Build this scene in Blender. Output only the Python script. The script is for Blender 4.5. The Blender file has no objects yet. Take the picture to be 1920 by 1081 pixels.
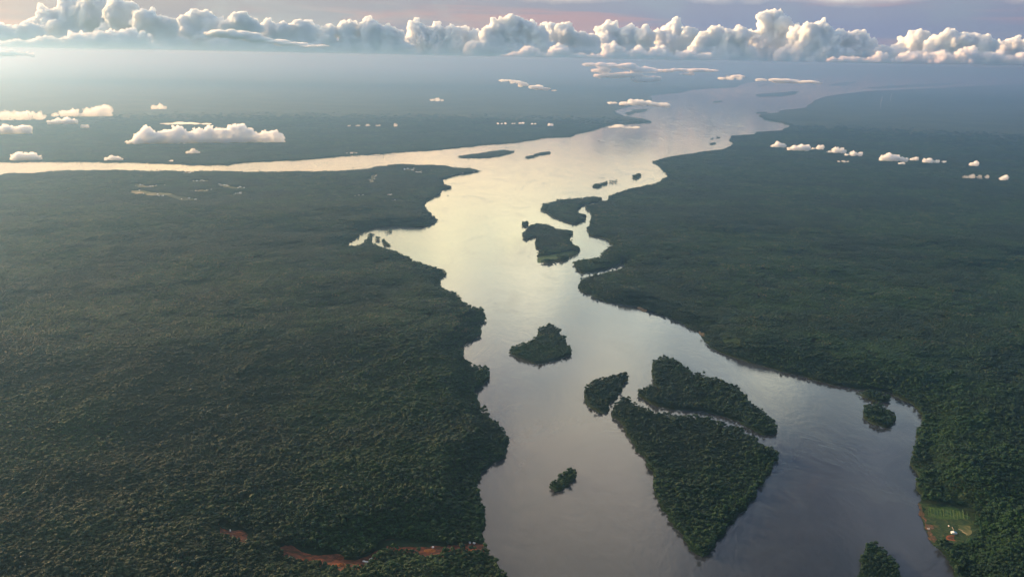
import bpy, math, random
import numpy as np
from mathutils import Vector, Matrix
from mathutils.geometry import delaunay_2d_cdt

random.seed(7)
RNG = np.random.default_rng(7)
SC = bpy.context.scene
COL = SC.collection
R = math.radians

# ------------------------------------------------------------------ camera
FPX, CX, CY = 1663.0, 960.0, 540.5          # focal length in photo pixels
CAMZ = 1600.0
HOR_L, HOR_R = 97.0, 133.0                   # horizon row at the photo's left and right edge
ROLL = math.atan((HOR_R - HOR_L) / 1920.0)
PITCH = math.atan((CY - (HOR_L + HOR_R) / 2) * math.cos(ROLL) / FPX)
cam = bpy.data.cameras.new('camera')
cam.sensor_width = 36.0
cam.lens = 36.0 * FPX / 1920.0
cam.clip_start = 1.0
cam.clip_end = 2.0e6
camo = bpy.data.objects.new('camera', cam)
COL.objects.link(camo)
CROT = Matrix.Rotation(math.pi / 2 - PITCH, 3, 'X') @ Matrix.Rotation(ROLL, 3, 'Z')
camo.matrix_world = Matrix.Translation((0, 0, CAMZ)) @ CROT.to_4x4()
SC.camera = camo

# ------------------------------------------------------------------ light
SUN_AZ = R(-55)       # measured from +Y, negative = to the left
SUN_EL = R(13)
w = bpy.data.worlds.new('World')
SC.world = w
w.use_nodes = True
nt = w.node_tree
N, L = nt.nodes, nt.links
for n in list(N):
    N.remove(n)
out = N.new('ShaderNodeOutputWorld')
bg = N.new('ShaderNodeBackground')
bg.inputs['Strength'].default_value = 0.1
sky = N.new('ShaderNodeTexSky')
sky.sky_type = 'NISHITA'
sky.sun_disc = False
sky.sun_elevation = SUN_EL
sky.sun_rotation = SUN_AZ
sky.altitude = 1600
sky.air_density = 1.0
sky.dust_density = 1.5
sky.ozone_density = 2.0


def mathn(N, L, op, a, b=None, c=None, clamp=False):
    n = N.new('ShaderNodeMath')
    n.operation = op
    n.use_clamp = clamp
    for i, v in enumerate((a, b, c)):
        if v is None:
            continue
        if isinstance(v, (int, float)):
            n.inputs[i].default_value = v
        else:
            L.new(v, n.inputs[i])
    return n.outputs[0]


def ramp(N, L, fac, stops, interp='EASE'):
    n = N.new('ShaderNodeValToRGB')
    n.color_ramp.interpolation = interp
    els = n.color_ramp.elements
    while len(els) > 1:
        els.remove(els[-1])
    for i, (p, c) in enumerate(stops):
        e = els[0] if i == 0 else els.new(p)
        e.position = p
        e.color = (c[0], c[1], c[2], 1) if not isinstance(c, (int, float)) else (c, c, c, 1)
    L.new(fac, n.inputs[0])
    return n.outputs[0]


def mixc(N, L, fac, a, b, mode='MIX'):
    n = N.new('ShaderNodeMix')
    n.data_type = 'RGBA'
    n.blend_type = mode
    for sock, v in ((n.inputs[0], fac), (n.inputs[6], a), (n.inputs[7], b)):
        if isinstance(v, (int, float)):
            sock.default_value = v
        elif isinstance(v, (tuple, list)):
            sock.default_value = (v[0], v[1], v[2], 1)
        else:
            L.new(v, sock)
    return n.outputs[2]


def noise_tex(N, L, vec, scale, detail=4, rough=0.5, dist=0.0):
    n = N.new('ShaderNodeTexNoise')
    n.inputs['Scale'].default_value = scale
    n.inputs['Detail'].default_value = detail
    n.inputs['Roughness'].default_value = rough
    n.inputs['Distortion'].default_value = dist
    if vec is not None:
        L.new(vec, n.inputs['Vector'])
    return n.outputs['Fac']


def mapping(N, L, vec, scale=(1, 1, 1), rot=(0, 0, 0), loc=(0, 0, 0)):
    n = N.new('ShaderNodeMapping')
    n.inputs['Scale'].default_value = scale
    n.inputs['Rotation'].default_value = rot
    n.inputs['Location'].default_value = loc
    L.new(vec, n.inputs['Vector'])
    return n.outputs[0]


tc = N.new('ShaderNodeTexCoord')
sep = N.new('ShaderNodeSeparateXYZ')
L.new(tc.outputs['Generated'], sep.inputs[0])
elev = mathn(N, L, 'MAXIMUM', sep.outputs['Z'], 0.0)
# high veil of altostratus seen from below: grey-lavender low over the far horizon, luminous cream above it
streak = noise_tex(N, L, mapping(N, L, tc.outputs['Generated'], (3.0, 3.0, 34.0), (R(1.2), 0, 0)), 1.0, 6, 0.55, 0.3)
puff = noise_tex(N, L, mapping(N, L, tc.outputs['Generated'], (3.2, 3.2, 7.0)), 1.3, 7, 0.55, 0.6)
e2 = mathn(N, L, 'ADD', elev, mathn(N, L, 'MULTIPLY', mathn(N, L, 'SUBTRACT', puff, 0.5), mathn(N, L, 'MULTIPLY', elev, 0.9)))
veil = ramp(N, L, e2, [
    (0.0, (0.32, 0.35, 0.47)), (0.035, (0.25, 0.29, 0.46)), (0.062, (0.30, 0.33, 0.46)),
    (0.086, (1.9, 1.7, 1.2)), (0.11, (3.2, 3.25, 2.0)), (0.20, (3.1, 3.85, 2.75)), (0.28, (2.8, 3.45, 3.2)),
    (0.38, (1.75, 1.95, 2.2)), (0.55, (1.0, 1.12, 1.30)), (1.0, (0.12, 0.19, 0.34))])
pink = ramp(N, L, streak, [(0.50, 0.0), (0.66, 1.0)])
pinkf = mathn(N, L, 'MULTIPLY', pink, ramp(N, L, elev, [(0.0, 0.0), (0.03, 0.75), (0.12, 0.75), (0.2, 0.1), (1.0, 0.0)]))
veil = mixc(N, L, pinkf, veil, (0.50, 0.33, 0.38))
patch = noise_tex(N, L, mapping(N, L, tc.outputs['Generated'], (6.5, 6.5, 4.5), (0, 0, 0), (1.7, 0.4, 2.2)), 1.0, 5, 0.5, 0.8)
pcol = ramp(N, L, patch, [(0.41, (0.06, 0.12, 0.26)), (0.5, (0.80, 0.86, 0.95)), (0.59, (2.3, 1.95, 1.5))])
pfac = ramp(N, L, elev, [(0.12, 0.0), (0.30, 0.45), (0.42, 1.0), (1.0, 1.0)])
veil = mixc(N, L, pfac, veil, mixc(N, L, 1.0, veil, pcol, 'MULTIPLY'))
gaps = ramp(N, L, puff, [(0.38, 0.0), (0.55, 1.0)])
gapf = mathn(N, L, 'MULTIPLY', gaps, 0.0)
VEIL_GAIN = 8.8
vs = N.new('ShaderNodeVectorMath')
vs.operation = 'SCALE'
vs.inputs['Scale'].default_value = VEIL_GAIN
L.new(veil, vs.inputs[0])
sunw = N.new('ShaderNodeVectorMath')
sunw.operation = 'DOT_PRODUCT'
L.new(tc.outputs['Generated'], sunw.inputs[0])
sunw.inputs[1].default_value = (math.sin(SUN_AZ) * 0.75, 0.66, 0)
azf = ramp(N, L, mathn(N, L, 'ADD', mathn(N, L, 'MULTIPLY', sunw.outputs['Value'], 0.5), 0.5), [(0.0, (0.20, 0.25, 0.38)), (0.4, (0.29, 0.36, 0.50)), (0.72, (1.0, 1.0, 1.0)), (1.0, (1.6, 1.2, 0.78))])
vs2 = mixc(N, L, 1.0, vs.outputs[0], azf, 'MULTIPLY')
cover = mathn(N, L, 'ADD', 0.70, mathn(N, L, 'MULTIPLY', gaps, 0.2))
world_col = mixc(N, L, cover, sky.outputs[0], vs2)
# extra orange sky glow added around the unseen low sun to warm haze and clouds
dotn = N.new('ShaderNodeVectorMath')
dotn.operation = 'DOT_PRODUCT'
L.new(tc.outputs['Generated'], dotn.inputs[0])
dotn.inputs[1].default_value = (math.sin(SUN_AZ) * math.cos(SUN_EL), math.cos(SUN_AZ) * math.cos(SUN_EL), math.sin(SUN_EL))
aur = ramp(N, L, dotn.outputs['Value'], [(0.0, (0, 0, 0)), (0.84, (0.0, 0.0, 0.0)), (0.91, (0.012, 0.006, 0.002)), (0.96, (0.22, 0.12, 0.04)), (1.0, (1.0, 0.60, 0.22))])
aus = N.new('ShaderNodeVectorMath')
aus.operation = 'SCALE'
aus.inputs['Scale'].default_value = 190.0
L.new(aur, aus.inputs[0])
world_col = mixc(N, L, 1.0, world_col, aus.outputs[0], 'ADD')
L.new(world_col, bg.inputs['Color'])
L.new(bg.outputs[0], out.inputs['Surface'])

sun = bpy.data.lights.new('sun', 'SUN')
sun.energy = 5.0
sun.angle = R(0.6)
sun.color = (1.0, 0.71, 0.37)
suno = bpy.data.objects.new('sun', sun)
COL.objects.link(suno)
SUN_DIR = Vector((math.sin(SUN_AZ) * math.cos(SUN_EL), math.cos(SUN_AZ) * math.cos(SUN_EL), math.sin(SUN_EL)))
suno.rotation_euler = SUN_DIR.to_track_quat('Z', 'Y').to_euler()

vw = SC.view_settings
vw.view_transform = 'Standard'
vw.look = 'None'
vw.gamma = 1.0
vw.exposure = 0.2
vw.use_curve_mapping = False
SC.render.engine = 'CYCLES'
cy = SC.cycles
cy.max_bounces = 32
cy.diffuse_bounces = 4
cy.glossy_bounces = 2
cy.transmission_bounces = 2
cy.volume_bounces = 32
cy.transparent_max_bounces = 12
cy.use_denoising = True

# ------------------------------------------------------------------ picking points of the place from the photograph
CM = np.array(CROT)


def rays(px, py):
    px = np.asarray(px, float)
    py = np.asarray(py, float)
    v = np.stack([(px - CX) / FPX, -(py - CY) / FPX, -np.ones_like(px)], -1)
    return v @ CM.T


def at(px, py, z=0.0):
    """points where the sight lines meet height z"""
    v = rays(px, py)
    t = (np.asarray(z, float) - CAMZ) / np.minimum(v[..., 2], -1e-5)
    return np.stack([v[..., 0] * t, v[..., 1] * t], -1)


def proj(x, y, z):
    p = np.stack([np.asarray(x, float), np.asarray(y, float), np.asarray(z, float) - CAMZ], -1) @ CM
    d = -p[..., 2]
    return CX + FPX * p[..., 0] / d, CY - FPX * p[..., 1] / d, d


# ------------------------------------------------------------------ numpy noise
def _hash(ix, iy, s):
    h = (ix.astype(np.int64) * 374761393 + iy.astype(np.int64) * 668265263 + s * 974634777) & 0xffffffff
    h = ((h ^ (h >> 13)) * 1274126177) & 0xffffffff
    return ((h ^ (h >> 16)) & 0xffff) / 65535.0


def vnoise(x, y, s=0):
    ix, iy = np.floor(x), np.floor(y)
    fx, fy = x - ix, y - iy
    fx, fy = fx * fx * (3 - 2 * fx), fy * fy * (3 - 2 * fy)
    a, b = _hash(ix, iy, s), _hash(ix + 1, iy, s)
    c, d = _hash(ix, iy + 1, s), _hash(ix + 1, iy + 1, s)
    return (a * (1 - fx) + b * fx) * (1 - fy) + (c * (1 - fx) + d * fx) * fy


def smooth(a, b, x):
    t = np.clip((x - a) / (b - a), 0, 1)
    return t * t * (3 - 2 * t)


def inside(px, py, poly):
    x0, y0 = poly.min(0)
    x1, y1 = poly.max(0)
    res = np.zeros(px.shape, bool)
    sel = np.where((px >= x0) & (px <= x1) & (py >= y0) & (py <= y1))[0]
    if len(sel) == 0:
        return res
    o = np.argsort(py[sel])
    sel = sel[o]
    xs, ys = px[sel], py[sel]
    r = np.zeros(len(sel), bool)
    n = len(poly)
    for i in range(n):
        xa, ya = poly[i]
        xb, yb = poly[(i + 1) % n]
        if ya == yb:
            continue
        lo, hi = (ya, yb) if ya < yb else (yb, ya)
        i0, i1 = np.searchsorted(ys, lo, 'right'), np.searchsorted(ys, hi, 'right')
        if i1 > i0:
            r[i0:i1] ^= xs[i0:i1] < xa + (ys[i0:i1] - ya) * (xb - xa) / (yb - ya)
    res[sel] = r
    return res


# ------------------------------------------------------------------ outlines, in photo pixels
LEFT_BANK = [(-1500, 345), (-400, 330), (0, 327), (20, 324), (60, 325), (110, 319), (180, 319), (300, 320), (400, 320.5), (500, 321.5),
    (600, 321), (640, 320), (690, 315.5), (700, 312), (730, 309), (755, 307), (800, 308.5), (835, 309.5), (842, 312), (860, 314), (880, 315.5), (893, 318),
    (905, 321), (880, 325), (857, 328), (845, 332), (833, 335), (827, 339), (833, 346), (847, 350), (843, 353), (827, 358), (826, 364),
    (807, 373), (795, 383), (800, 392), (803, 397), (818, 410), (816, 417), (808, 423), (780, 426.5), (753, 424.5), (733, 422.5), (707, 425.5), (691, 431), (676, 436),
    (674, 442), (659, 450), (654, 461), (643, 466), (649, 475), (655, 469), (663, 464.5), (680, 456), (690, 448), (694, 440), (700, 436),
    (703, 439), (697, 447), (698, 454), (710, 464), (730, 468), (753, 478), (770, 482), (783, 492), (813, 500), (833, 508), (837, 513),
    (833, 518), (825, 523), (825, 532), (833, 542), (850, 547), (862, 555), (865, 563), (877, 572), (893, 578), (911, 588), (908, 598),
    (901, 608), (903, 618), (902, 627), (883, 640), (862, 655), (865, 674), (883, 682), (912, 690), (919, 700), (913, 714), (890, 730),
    (887, 738), (895, 750), (900, 763), (904, 771), (918, 779), (935, 793), (947, 812), (952, 833), (950, 858), (937, 863), (917, 873),
    (901, 888), (894, 910), (901, 939), (908, 968), (903, 997), (908, 1022), (920, 1041), (934, 1059), (947, 1081), (962, 1110),
    (975, 1170), (900, 1400), (-900, 1400)]
FAR_BANK = [(-1500, 250), (-600, 296), (0, 303), (110, 303), (170, 302.5), (300, 306), (390, 309.5), (430, 308.5), (470, 304), (540, 300), (545, 301), (600, 296.5),
    (640, 292.5), (700, 289), (753, 285), (827, 280), (890, 273.5), (973, 267), (1023, 258.5), (1070, 256.5), (1087, 250), (1117, 242), (1147, 233.5),
    (1187, 232), (1222, 229.5), (1207, 223.5), (1173, 218.5), (1157, 213.5), (1153, 208), (1165, 203), (1190, 197), (1223, 188), (1218, 181.5),
    (1227, 178.5), (1273, 174.5), (1300, 168.5), (1333, 166), (1380, 164), (1387, 160.5), (1397, 156), (1425, 152), (1470, 149), (1500, 146),
    (1560, 143), (1620, 139.5), (1700, 135), (1400, 126.5), (960, 118), (0, 100), (-1500, 72)]
RIGHT_BANK = [(3400, 172), (2400, 160), (1913, 157.5), (1793, 163), (1713, 167), (1663, 169), (1613, 172), (1580, 176), (1547, 181), (1527, 187), (1513, 197),
    (1510, 202), (1487, 205), (1462, 207), (1460, 211), (1427, 213), (1423, 218), (1433, 224), (1467, 230), (1480, 237), (1467, 245),
    (1420, 248), (1413, 253), (1370, 255), (1368, 262), (1375, 270), (1360, 278), (1330, 283), (1280, 290), (1240, 297), (1223, 304),
    (1237, 313), (1247, 322), (1253, 331), (1239, 340), (1203, 350), (1169, 358), (1140, 368), (1137, 377), (1124, 379), (1097, 387.5), (1107, 397),
    (1111, 408), (1106, 420), (1105, 435), (1108, 442), (1128, 446), (1141, 450), (1149, 460), (1138, 468), (1128, 476), (1123, 482), (1081, 489),
    (1076, 495), (1079, 503), (1089, 513), (1123, 506.5), (1149, 500), (1160, 496), (1163, 488), (1180, 494.5), (1168, 501.5), (1136, 511.5),
    (1103, 518), (1089, 526), (1083, 539), (1092, 547), (1120, 560), (1150, 567), (1200, 575), (1212, 581), (1250, 593), (1283, 608),
    (1317, 623), (1315, 632), (1333, 652), (1362, 665), (1393, 675), (1427, 684), (1464, 696), (1508, 705), (1557, 721), (1606, 729),
    (1659, 734), (1672, 736), (1688, 747), (1712, 758), (1731, 779), (1718, 803), (1716, 832), (1708, 864), (1723, 893), (1721, 920), (1723, 943),
    (1729, 968), (1735, 990), (1744, 1007), (1753, 1023), (1774, 1044), (1788, 1072), (1802, 1100), (1830, 1200), (2000, 1400), (3400, 1400)]
ISLANDS = [
    ('largest wooded island of the group in the lower river, tapering to a southern point', [(1180, 743), (1200, 757), (1223, 770), (1257, 775), (1283, 778), (1330, 780),
        (1350, 788), (1387, 801), (1420, 820), (1450, 843), (1459, 862), (1447, 880), (1435, 893), (1419, 925), (1402, 946), (1362, 991),
        (1329, 1036), (1317, 1044), (1300, 1034), (1280, 1009), (1262, 985), (1238, 944), (1228, 915), (1219, 880), (1202, 852), (1180, 820),
        (1163, 793), (1148, 783), (1147, 770), (1160, 753)]),
    ('long wooded island with a notched western tip lying beside the largest island', [(1228, 675), (1245, 669), (1270, 675), (1293, 692), (1297, 702), (1307, 698), (1320, 703),
        (1347, 713), (1377, 723), (1400, 747), (1433, 772), (1453, 790), (1458, 807), (1453, 813), (1432, 816), (1407, 805), (1387, 793),
        (1350, 781), (1317, 772), (1257, 770), (1233, 764), (1210, 753), (1197, 743), (1198, 732), (1213, 723), (1223, 718), (1227, 728),
        (1241, 742), (1234, 728), (1225, 710), (1223, 690)]),
    ('teardrop-shaped wooded island just west of the largest island', [(1177, 699), (1179, 703), (1167, 727), (1153, 750), (1137, 773), (1123, 775), (1103, 760),
        (1095, 745), (1102, 723), (1123, 712), (1153, 705)]),
    ('boot-shaped wooded island alone in mid river below the wide bend', [(1030, 608), (1047, 617), (1058, 632), (1056, 641), (1070, 657), (1067, 667), (1040, 675), (1007, 682),
        (983, 675), (953, 661), (957, 652), (993, 641), (1013, 628), (1011, 617)]),
    ('tiny elongated wooded islet alone in the river left of the largest island', [(1070, 880), (1075, 888), (1070, 902), (1053, 917), (1042, 920), (1033, 910), (1047, 893)]),
    ('northern of the two touching wooded islets near the right bank', [(1610, 735), (1635, 733), (1663, 742), (1666, 749), (1650, 752), (1638, 751), (1621, 744)]),
    ('southern rounder one of the two touching wooded islets near the right bank', [(1624, 763), (1637, 760), (1655, 762), (1673, 774), (1675, 787), (1659, 798), (1639, 793), (1623, 777)]),
    ('wooded island cut off by the bottom edge of the photo, beside the clearing', [(1643, 1013), (1663, 1034), (1684, 1060), (1693, 1085), (1700, 1130), (1660, 1180), (1610, 1150),
        (1607, 1081), (1610, 1048), (1622, 1023)]),
    ('triangular wooded island tucked against the right bank above the narrow inlet', [(1015, 382), (1045, 376), (1081, 372), (1115, 369), (1129, 371.5), (1128, 376), (1107, 380), (1091, 386),
        (1083, 391), (1086, 399), (1099, 407), (1097, 413), (1081, 420), (1068, 419), (1045, 410), (1013, 394)]),
    ('small round islet off the tip of the lobed island', [(978, 420), (985, 415.5), (992, 417), (991, 424), (982, 426)]),
    ('lobed wooded island with a pale sandy tip in mid river', [(993, 421), (1006, 419), (1030, 422), (1042, 429), (1055, 429), (1071, 433), (1075, 438), (1066, 446), (1074, 453),
        (1079, 463), (1089, 470), (1079, 479), (1055, 490), (1030, 495), (1009, 492), (1006, 479), (1014, 470), (1004, 461), (1005, 448),
        (1007, 443), (996, 446), (988, 451), (979, 447), (979, 439), (988, 431)]),
    ('long thin island off the town point, the larger of the pair there', [(857, 293), (907, 286), (925, 283), (940, 281.5), (965, 283), (960, 287), (930, 294), (905, 295.5), (873, 296)]),
    ('short thin island off the town point, the smaller of the pair there', [(985, 294.5), (1007, 287), (1033, 284.5), (1033, 288), (1007, 293), (990, 297)]),
    ('largest islet of the close trio in the upper river', [(1110, 350.5), (1117, 344), (1137, 340), (1140, 343), (1120, 352)]),
    ('thin islet nearly touching the trio\'s largest islet', [(1141, 340), (1160, 338), (1153, 342), (1144, 343)]),
    ('faintest sliver islet above the trio in the upper river', [(1121, 332.5), (1135, 331), (1135, 333), (1125, 334)]),
    ('crooked islet near the right bank in the upper river', [(1185, 333), (1193, 325), (1203, 327), (1200, 332), (1190, 337)]),
    ('far island in the bay behind the left headland', [(1173, 212), (1187, 206), (1217, 203.5), (1207, 210), (1177, 215)]),
    ('large far island in the upper river near the horizon', [(1417, 177), (1453, 174), (1480, 171.5), (1497, 171), (1493, 177), (1467, 181), (1423, 182)]),
    ('small round far island in mid channel of the upper river', [(1337, 190.5), (1353, 188.5), (1355, 191), (1340, 193)]),
    ('small far island off the upper right headland', [(1417, 211.5), (1437, 209.5), (1439, 211.5), (1420, 213)]),
    ('lower of the three specks of islets by the upper right shore', [(1330, 269.5), (1342, 267.5), (1343, 270), (1333, 271.5)]),
    ('middle one of the three specks of islets by the upper right shore', [(1332, 260), (1337, 258.5), (1338, 260.5), (1333, 261.5)]),
    ('upper of the three specks of islets by the upper right shore', [(1343, 257.5), (1350, 256), (1351, 258), (1345, 259)]),
    ('hazy far island above the large far island', [(1418, 160), (1440, 157), (1441, 159.5), (1425, 161.5)]),
    ('hazy long island near the horizon right of the channel', [(1547, 161), (1573, 154.5), (1607, 152.5), (1603, 156.5), (1575, 161)]),
    ('faint longest island streak near the horizon at far right', [(1617, 166), (1663, 160.5), (1747, 157), (1810, 155), (1780, 160), (1720, 163), (1647, 166.5)]),
    ('tiny speck of an islet before the hazy far right shore', [(1585, 166), (1592, 165.2), (1592, 166.6)]),
    ('small rounded islet inside the left creek mouth', [(703, 447), (708, 445), (713, 448), (710, 452), (704, 450)]),
    ('elongated islet outside the left creek mouth', [(716, 450), (721, 449), (730, 457), (734, 462), (727, 462), (719, 456)]),
    ('thin sliver islet along the north side of the left creek', [(721, 435), (730, 431), (741, 428), (736, 432), (725, 437)]),
    ('islet at the left end of the row off the north shore', [(665, 292.6), (670, 291.4), (675, 292), (672, 293.6)]),
    ('second islet from the left in the row off the north shore', [(684, 291.5), (688, 290.3), (692, 291), (688, 292.2)]),
    ('third and widest islet in the row off the north shore', [(700, 291.8), (706, 290.2), (713, 290.6), (710, 292.2)]),
    ('fourth islet from the left in the row off the north shore', [(715, 291.6), (719, 290.3), (723, 291), (719, 292.3)]),
    ('islet at the right end of the row off the north shore', [(727, 290.6), (734, 289), (740, 289.3), (735, 290.8)]),
]
# clearings: (kind, outline, material, name, label, category)
CLEAR = [
    ('soil', [(408, 997), (422, 994), (437, 1001), (458, 1004), (477, 1007), (474, 1015), (471, 1029), (459, 1031), (447, 1021), (434, 1012), (411, 1007)]),
    ('soil', [(519, 1029), (552, 1030), (597, 1034), (621, 1036), (642, 1039), (650, 1050), (665, 1051), (689, 1043), (698, 1037), (705, 1028), (713, 1019),
        (727, 1014), (751, 1015), (774, 1017), (798, 1017), (812, 1020), (839, 1021), (873, 1019.5), (893, 1018), (907, 1020), (909, 1023), (893, 1025),
        (839, 1026), (834, 1033), (817, 1036), (809, 1040), (796, 1039), (786, 1031), (774, 1025), (731, 1021), (720, 1024), (714, 1029), (710, 1036),
        (704, 1049), (693, 1060), (681, 1059), (663, 1058), (650, 1062), (640, 1068), (624, 1061), (606, 1053), (592, 1045), (560, 1044), (532, 1037)]),
    ('farm', [(1722, 943), (1750, 945), (1792, 949), (1813, 952), (1820, 950), (1822, 972), (1830, 978), (1829, 1008), (1816, 1013), (1774, 1014), (1757, 1017),
        (1749, 1018), (1743, 1007), (1734, 990), (1728, 968)]),
    ('sand', [(1198, 574), (1211, 579), (1210, 583), (1198, 578)]),
    ('sand', [(1311, 620), (1328, 625), (1318, 629), (1312, 626)]),
    ('meadow', [(1009, 483), (1040, 477), (1075, 469), (1084, 472), (1045, 483), (1020, 489), (1008, 491)]),
    ('field', [(238, 346), (256, 344.5), (272, 349), (300, 348), (313, 346), (290, 350), (268, 352), (250, 348)]),
    ('field', [(246, 358), (270, 357), (290, 361), (320, 363), (345, 370), (372, 376), (350, 378), (330, 373), (300, 369), (275, 367), (250, 362)]),
    ('field', [(355, 358), (375, 356), (400, 357.5), (380, 360)]),
    ('field', [(400, 344), (418, 345), (432, 350), (460, 351), (465, 355), (440, 354), (415, 350)]),
    ('field', [(437, 362), (470, 358.5), (455, 362), (441, 366)]),
    ('field', [(350, 339), (390, 338), (396, 341), (360, 342)]),
    ('field', [(655, 367.5), (688, 364.5), (690, 366.5), (660, 369)]),
    ('field', [(727, 366), (745, 364.5), (748, 366), (730, 367.5)]),
    ('field', [(731, 377), (745, 375.5), (744, 379), (733, 379)]),
    ('field', [(695, 330), (706, 327), (700, 340), (694, 344), (690, 341), (697, 335)]),
    ('field', [(760, 316), (778, 315.5), (776, 319), (757, 320.5)]),
    ('field', [(776, 323), (795, 321.5), (792, 325), (778, 325)]),
    ('field', [(340, 322), (357, 321.5), (358, 325), (343, 325)]),
    ('field', [(228, 411), (240, 410), (240, 412.5), (230, 413)]),
]
TOWN_PX = [(795, 313), (838, 311.5), (845, 314), (880, 317.5), (899, 321), (870, 325), (845, 329), (828, 334), (815, 332), (800, 326)]


def wobble(P, rough, maxpx=5.0, depth=6):
    """break straight runs of a ground outline into natural little bays"""
    rnd = random.Random(len(P) * 31 + int(abs(P[0][0])) % 997)

    def sub(a, b, d):
        dx, dy = b[0] - a[0], b[1] - a[1]
        ln = math.hypot(dx, dy)
        dist = math.hypot((a[0] + b[0]) / 2, (a[1] + b[1]) / 2)
        (x0, x1), (y0, y1), _ = proj(np.array([a[0], b[0]]), np.array([a[1], b[1]]), np.zeros(2))
        if d == 0 or math.hypot(x1 - x0, y1 - y0) < maxpx or ln < 14 or dist > 150000:
            return [a]
        k = rough * rnd.uniform(-1, 1) * min(ln, 60 + 0.012 * dist)
        m = ((a[0] + b[0]) / 2 - dy / ln * k, (a[1] + b[1]) / 2 + dx / ln * k)
        return sub(a, m, d - 1) + sub(m, b, d - 1)
    out = []
    for i in range(len(P)):
        out += sub(tuple(P[i]), tuple(P[(i + 1) % len(P)]), depth)
    return np.array(out)


def ground_poly(pts, rough=0.13, top=17.0, hole=False):
    """photo outline -> outline on the ground; edges seen over tree tops are projected at tree height"""
    P = np.array(pts, float)
    area = 0.5 * np.sum(P[:, 0] * np.roll(P[:, 1], -1) - np.roll(P[:, 0], -1) * P[:, 1])
    t = np.roll(P, -1, 0) - np.roll(P, 1, 0)
    nrm = np.stack([t[:, 1], -t[:, 0]], -1) * np.sign(area)
    nrm /= np.linalg.norm(nrm, axis=1)[:, None] + 1e-9
    up = np.clip(-nrm[:, 1], 0, 1) if not hole else np.clip(nrm[:, 1], 0, 1)
    G = at(P[:, 0], P[:, 1], top * up)
    lim = 3.6e5
    ln = np.linalg.norm(G, axis=1)
    G = G * np.minimum(1, lim / ln)[:, None]
    return wobble(G, rough)


SHORES = {'left': ground_poly(LEFT_BANK), 'far': ground_poly(FAR_BANK), 'right': ground_poly(RIGHT_BANK)}
def grow(p, k):
    a = np.array(p, float)
    if tuple(p[0]) == (1180, 743):
        a[:9, 1] += 3.0      # keep the channel between the two big islands open
    if tuple(p[0]) == (1228, 675):
        a[15:22, 1] -= 2.5
    return (a - a.mean(0)) * k + a.mean(0)


ISL = [(lab, ground_poly(grow(p, 1.16 if ('wooded islet' in lab and 'creek' not in lab) else 1.0), 0.15, 15.0)) for lab, p in ISLANDS]
CLR = [(k, ground_poly(p, 0.2, 24.0 if k == 'soil' else 12.0 if k == 'farm' else 8.0, True)) for k, p in CLEAR]
TOWN = ground_poly(TOWN_PX, 0.1, 0)

# hill weight raster of the near country
RX0, RX1, RY0, RY1, RC = -5200, 7200, 1000, 11500, 25
gx, gy = np.meshgrid(np.arange(RX0, RX1, RC), np.arange(RY0, RY1, RC))
m = np.zeros(gx.size, bool)
fx, fy = gx.ravel().astype(float), gy.ravel().astype(float)
for P in SHORES.values():
    m |= inside(fx, fy, P)
for k, P in CLR:
    m &= ~inside(fx, fy, P)
m = m.reshape(gx.shape).astype(float)


def box(a, r):
    for ax in (0, 1):
        c = np.cumsum(np.pad(a, [(r + 1, r) if i == ax else (0, 0) for i in (0, 1)], mode='edge'), axis=ax)
        n = a.shape[ax]
        a = (np.take(c, range(2 * r + 1, 2 * r + 1 + n), ax) - np.take(c, range(0, n), ax)) / (2 * r + 1)
    return a


HW = box(box(m, 4), 4)
HW = smooth(0.72, 1.0, HW)


def height(x, y):
    x, y = np.asarray(x, float), np.asarray(y, float)
    ix = np.clip((x - RX0) / RC, 0, HW.shape[1] - 1.001)
    iy = np.clip((y - RY0) / RC, 0, HW.shape[0] - 1.001)
    i0, j0 = ix.astype(int), iy.astype(int)
    a, b = ix - i0, iy - j0
    wgt = (HW[j0, i0] * (1 - a) + HW[j0, i0 + 1] * a) * (1 - b) + (HW[j0 + 1, i0] * (1 - a) + HW[j0 + 1, i0 + 1] * a) * b
    wgt = wgt * (1 - smooth(9000, 11000, np.hypot(x, y)))
    h = 46 * vnoise(x / 620, y / 620, 1) + 34 * vnoise(x / 260 + 5, y / 260, 2) + 14 * vnoise(x / 120, y / 120, 3)
    far = 13 * smooth(19000, 23000, np.hypot(x, y))
    return 1.6 + wgt * h + far


# ------------------------------------------------------------------ materials
def new_mat(name):
    mt = bpy.data.materials.new(name)
    mt.use_nodes = True
    t = mt.node_tree
    for n in list(t.nodes):
        t.nodes.remove(n)
    o = t.nodes.new('ShaderNodeOutputMaterial')
    return mt, t.nodes, t.links, o


def principled(N, L, base, rough=0.7, spec=0.3):
    p = N.new('ShaderNodeBsdfPrincipled')
    for k, v in (('Base Color', base), ('Roughness', rough), ('Specular IOR Level', spec)):
        if isinstance(v, (int, float)):
            p.inputs[k].default_value = v
        elif isinstance(v, tuple):
            p.inputs[k].default_value = (v[0], v[1], v[2], 1)
        else:
            L.new(v, p.inputs[k])
    return p


def simple(name, col, rough=0.6, spec=0.3, var=0.25, scale=1.0):
    mt, N, L, o = new_mat(name)
    g = N.new('ShaderNodeNewGeometry')
    nz = noise_tex(N, L, g.outputs['Position'], scale, 5, 0.6)
    c = mixc(N, L, nz, tuple(v * (1 - var) for v in col), tuple(min(1, v * (1 + var)) for v in col))
    p = principled(N, L, c, rough, spec)
    L.new(p.outputs[0], o.inputs['Surface'])
    return mt


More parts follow.
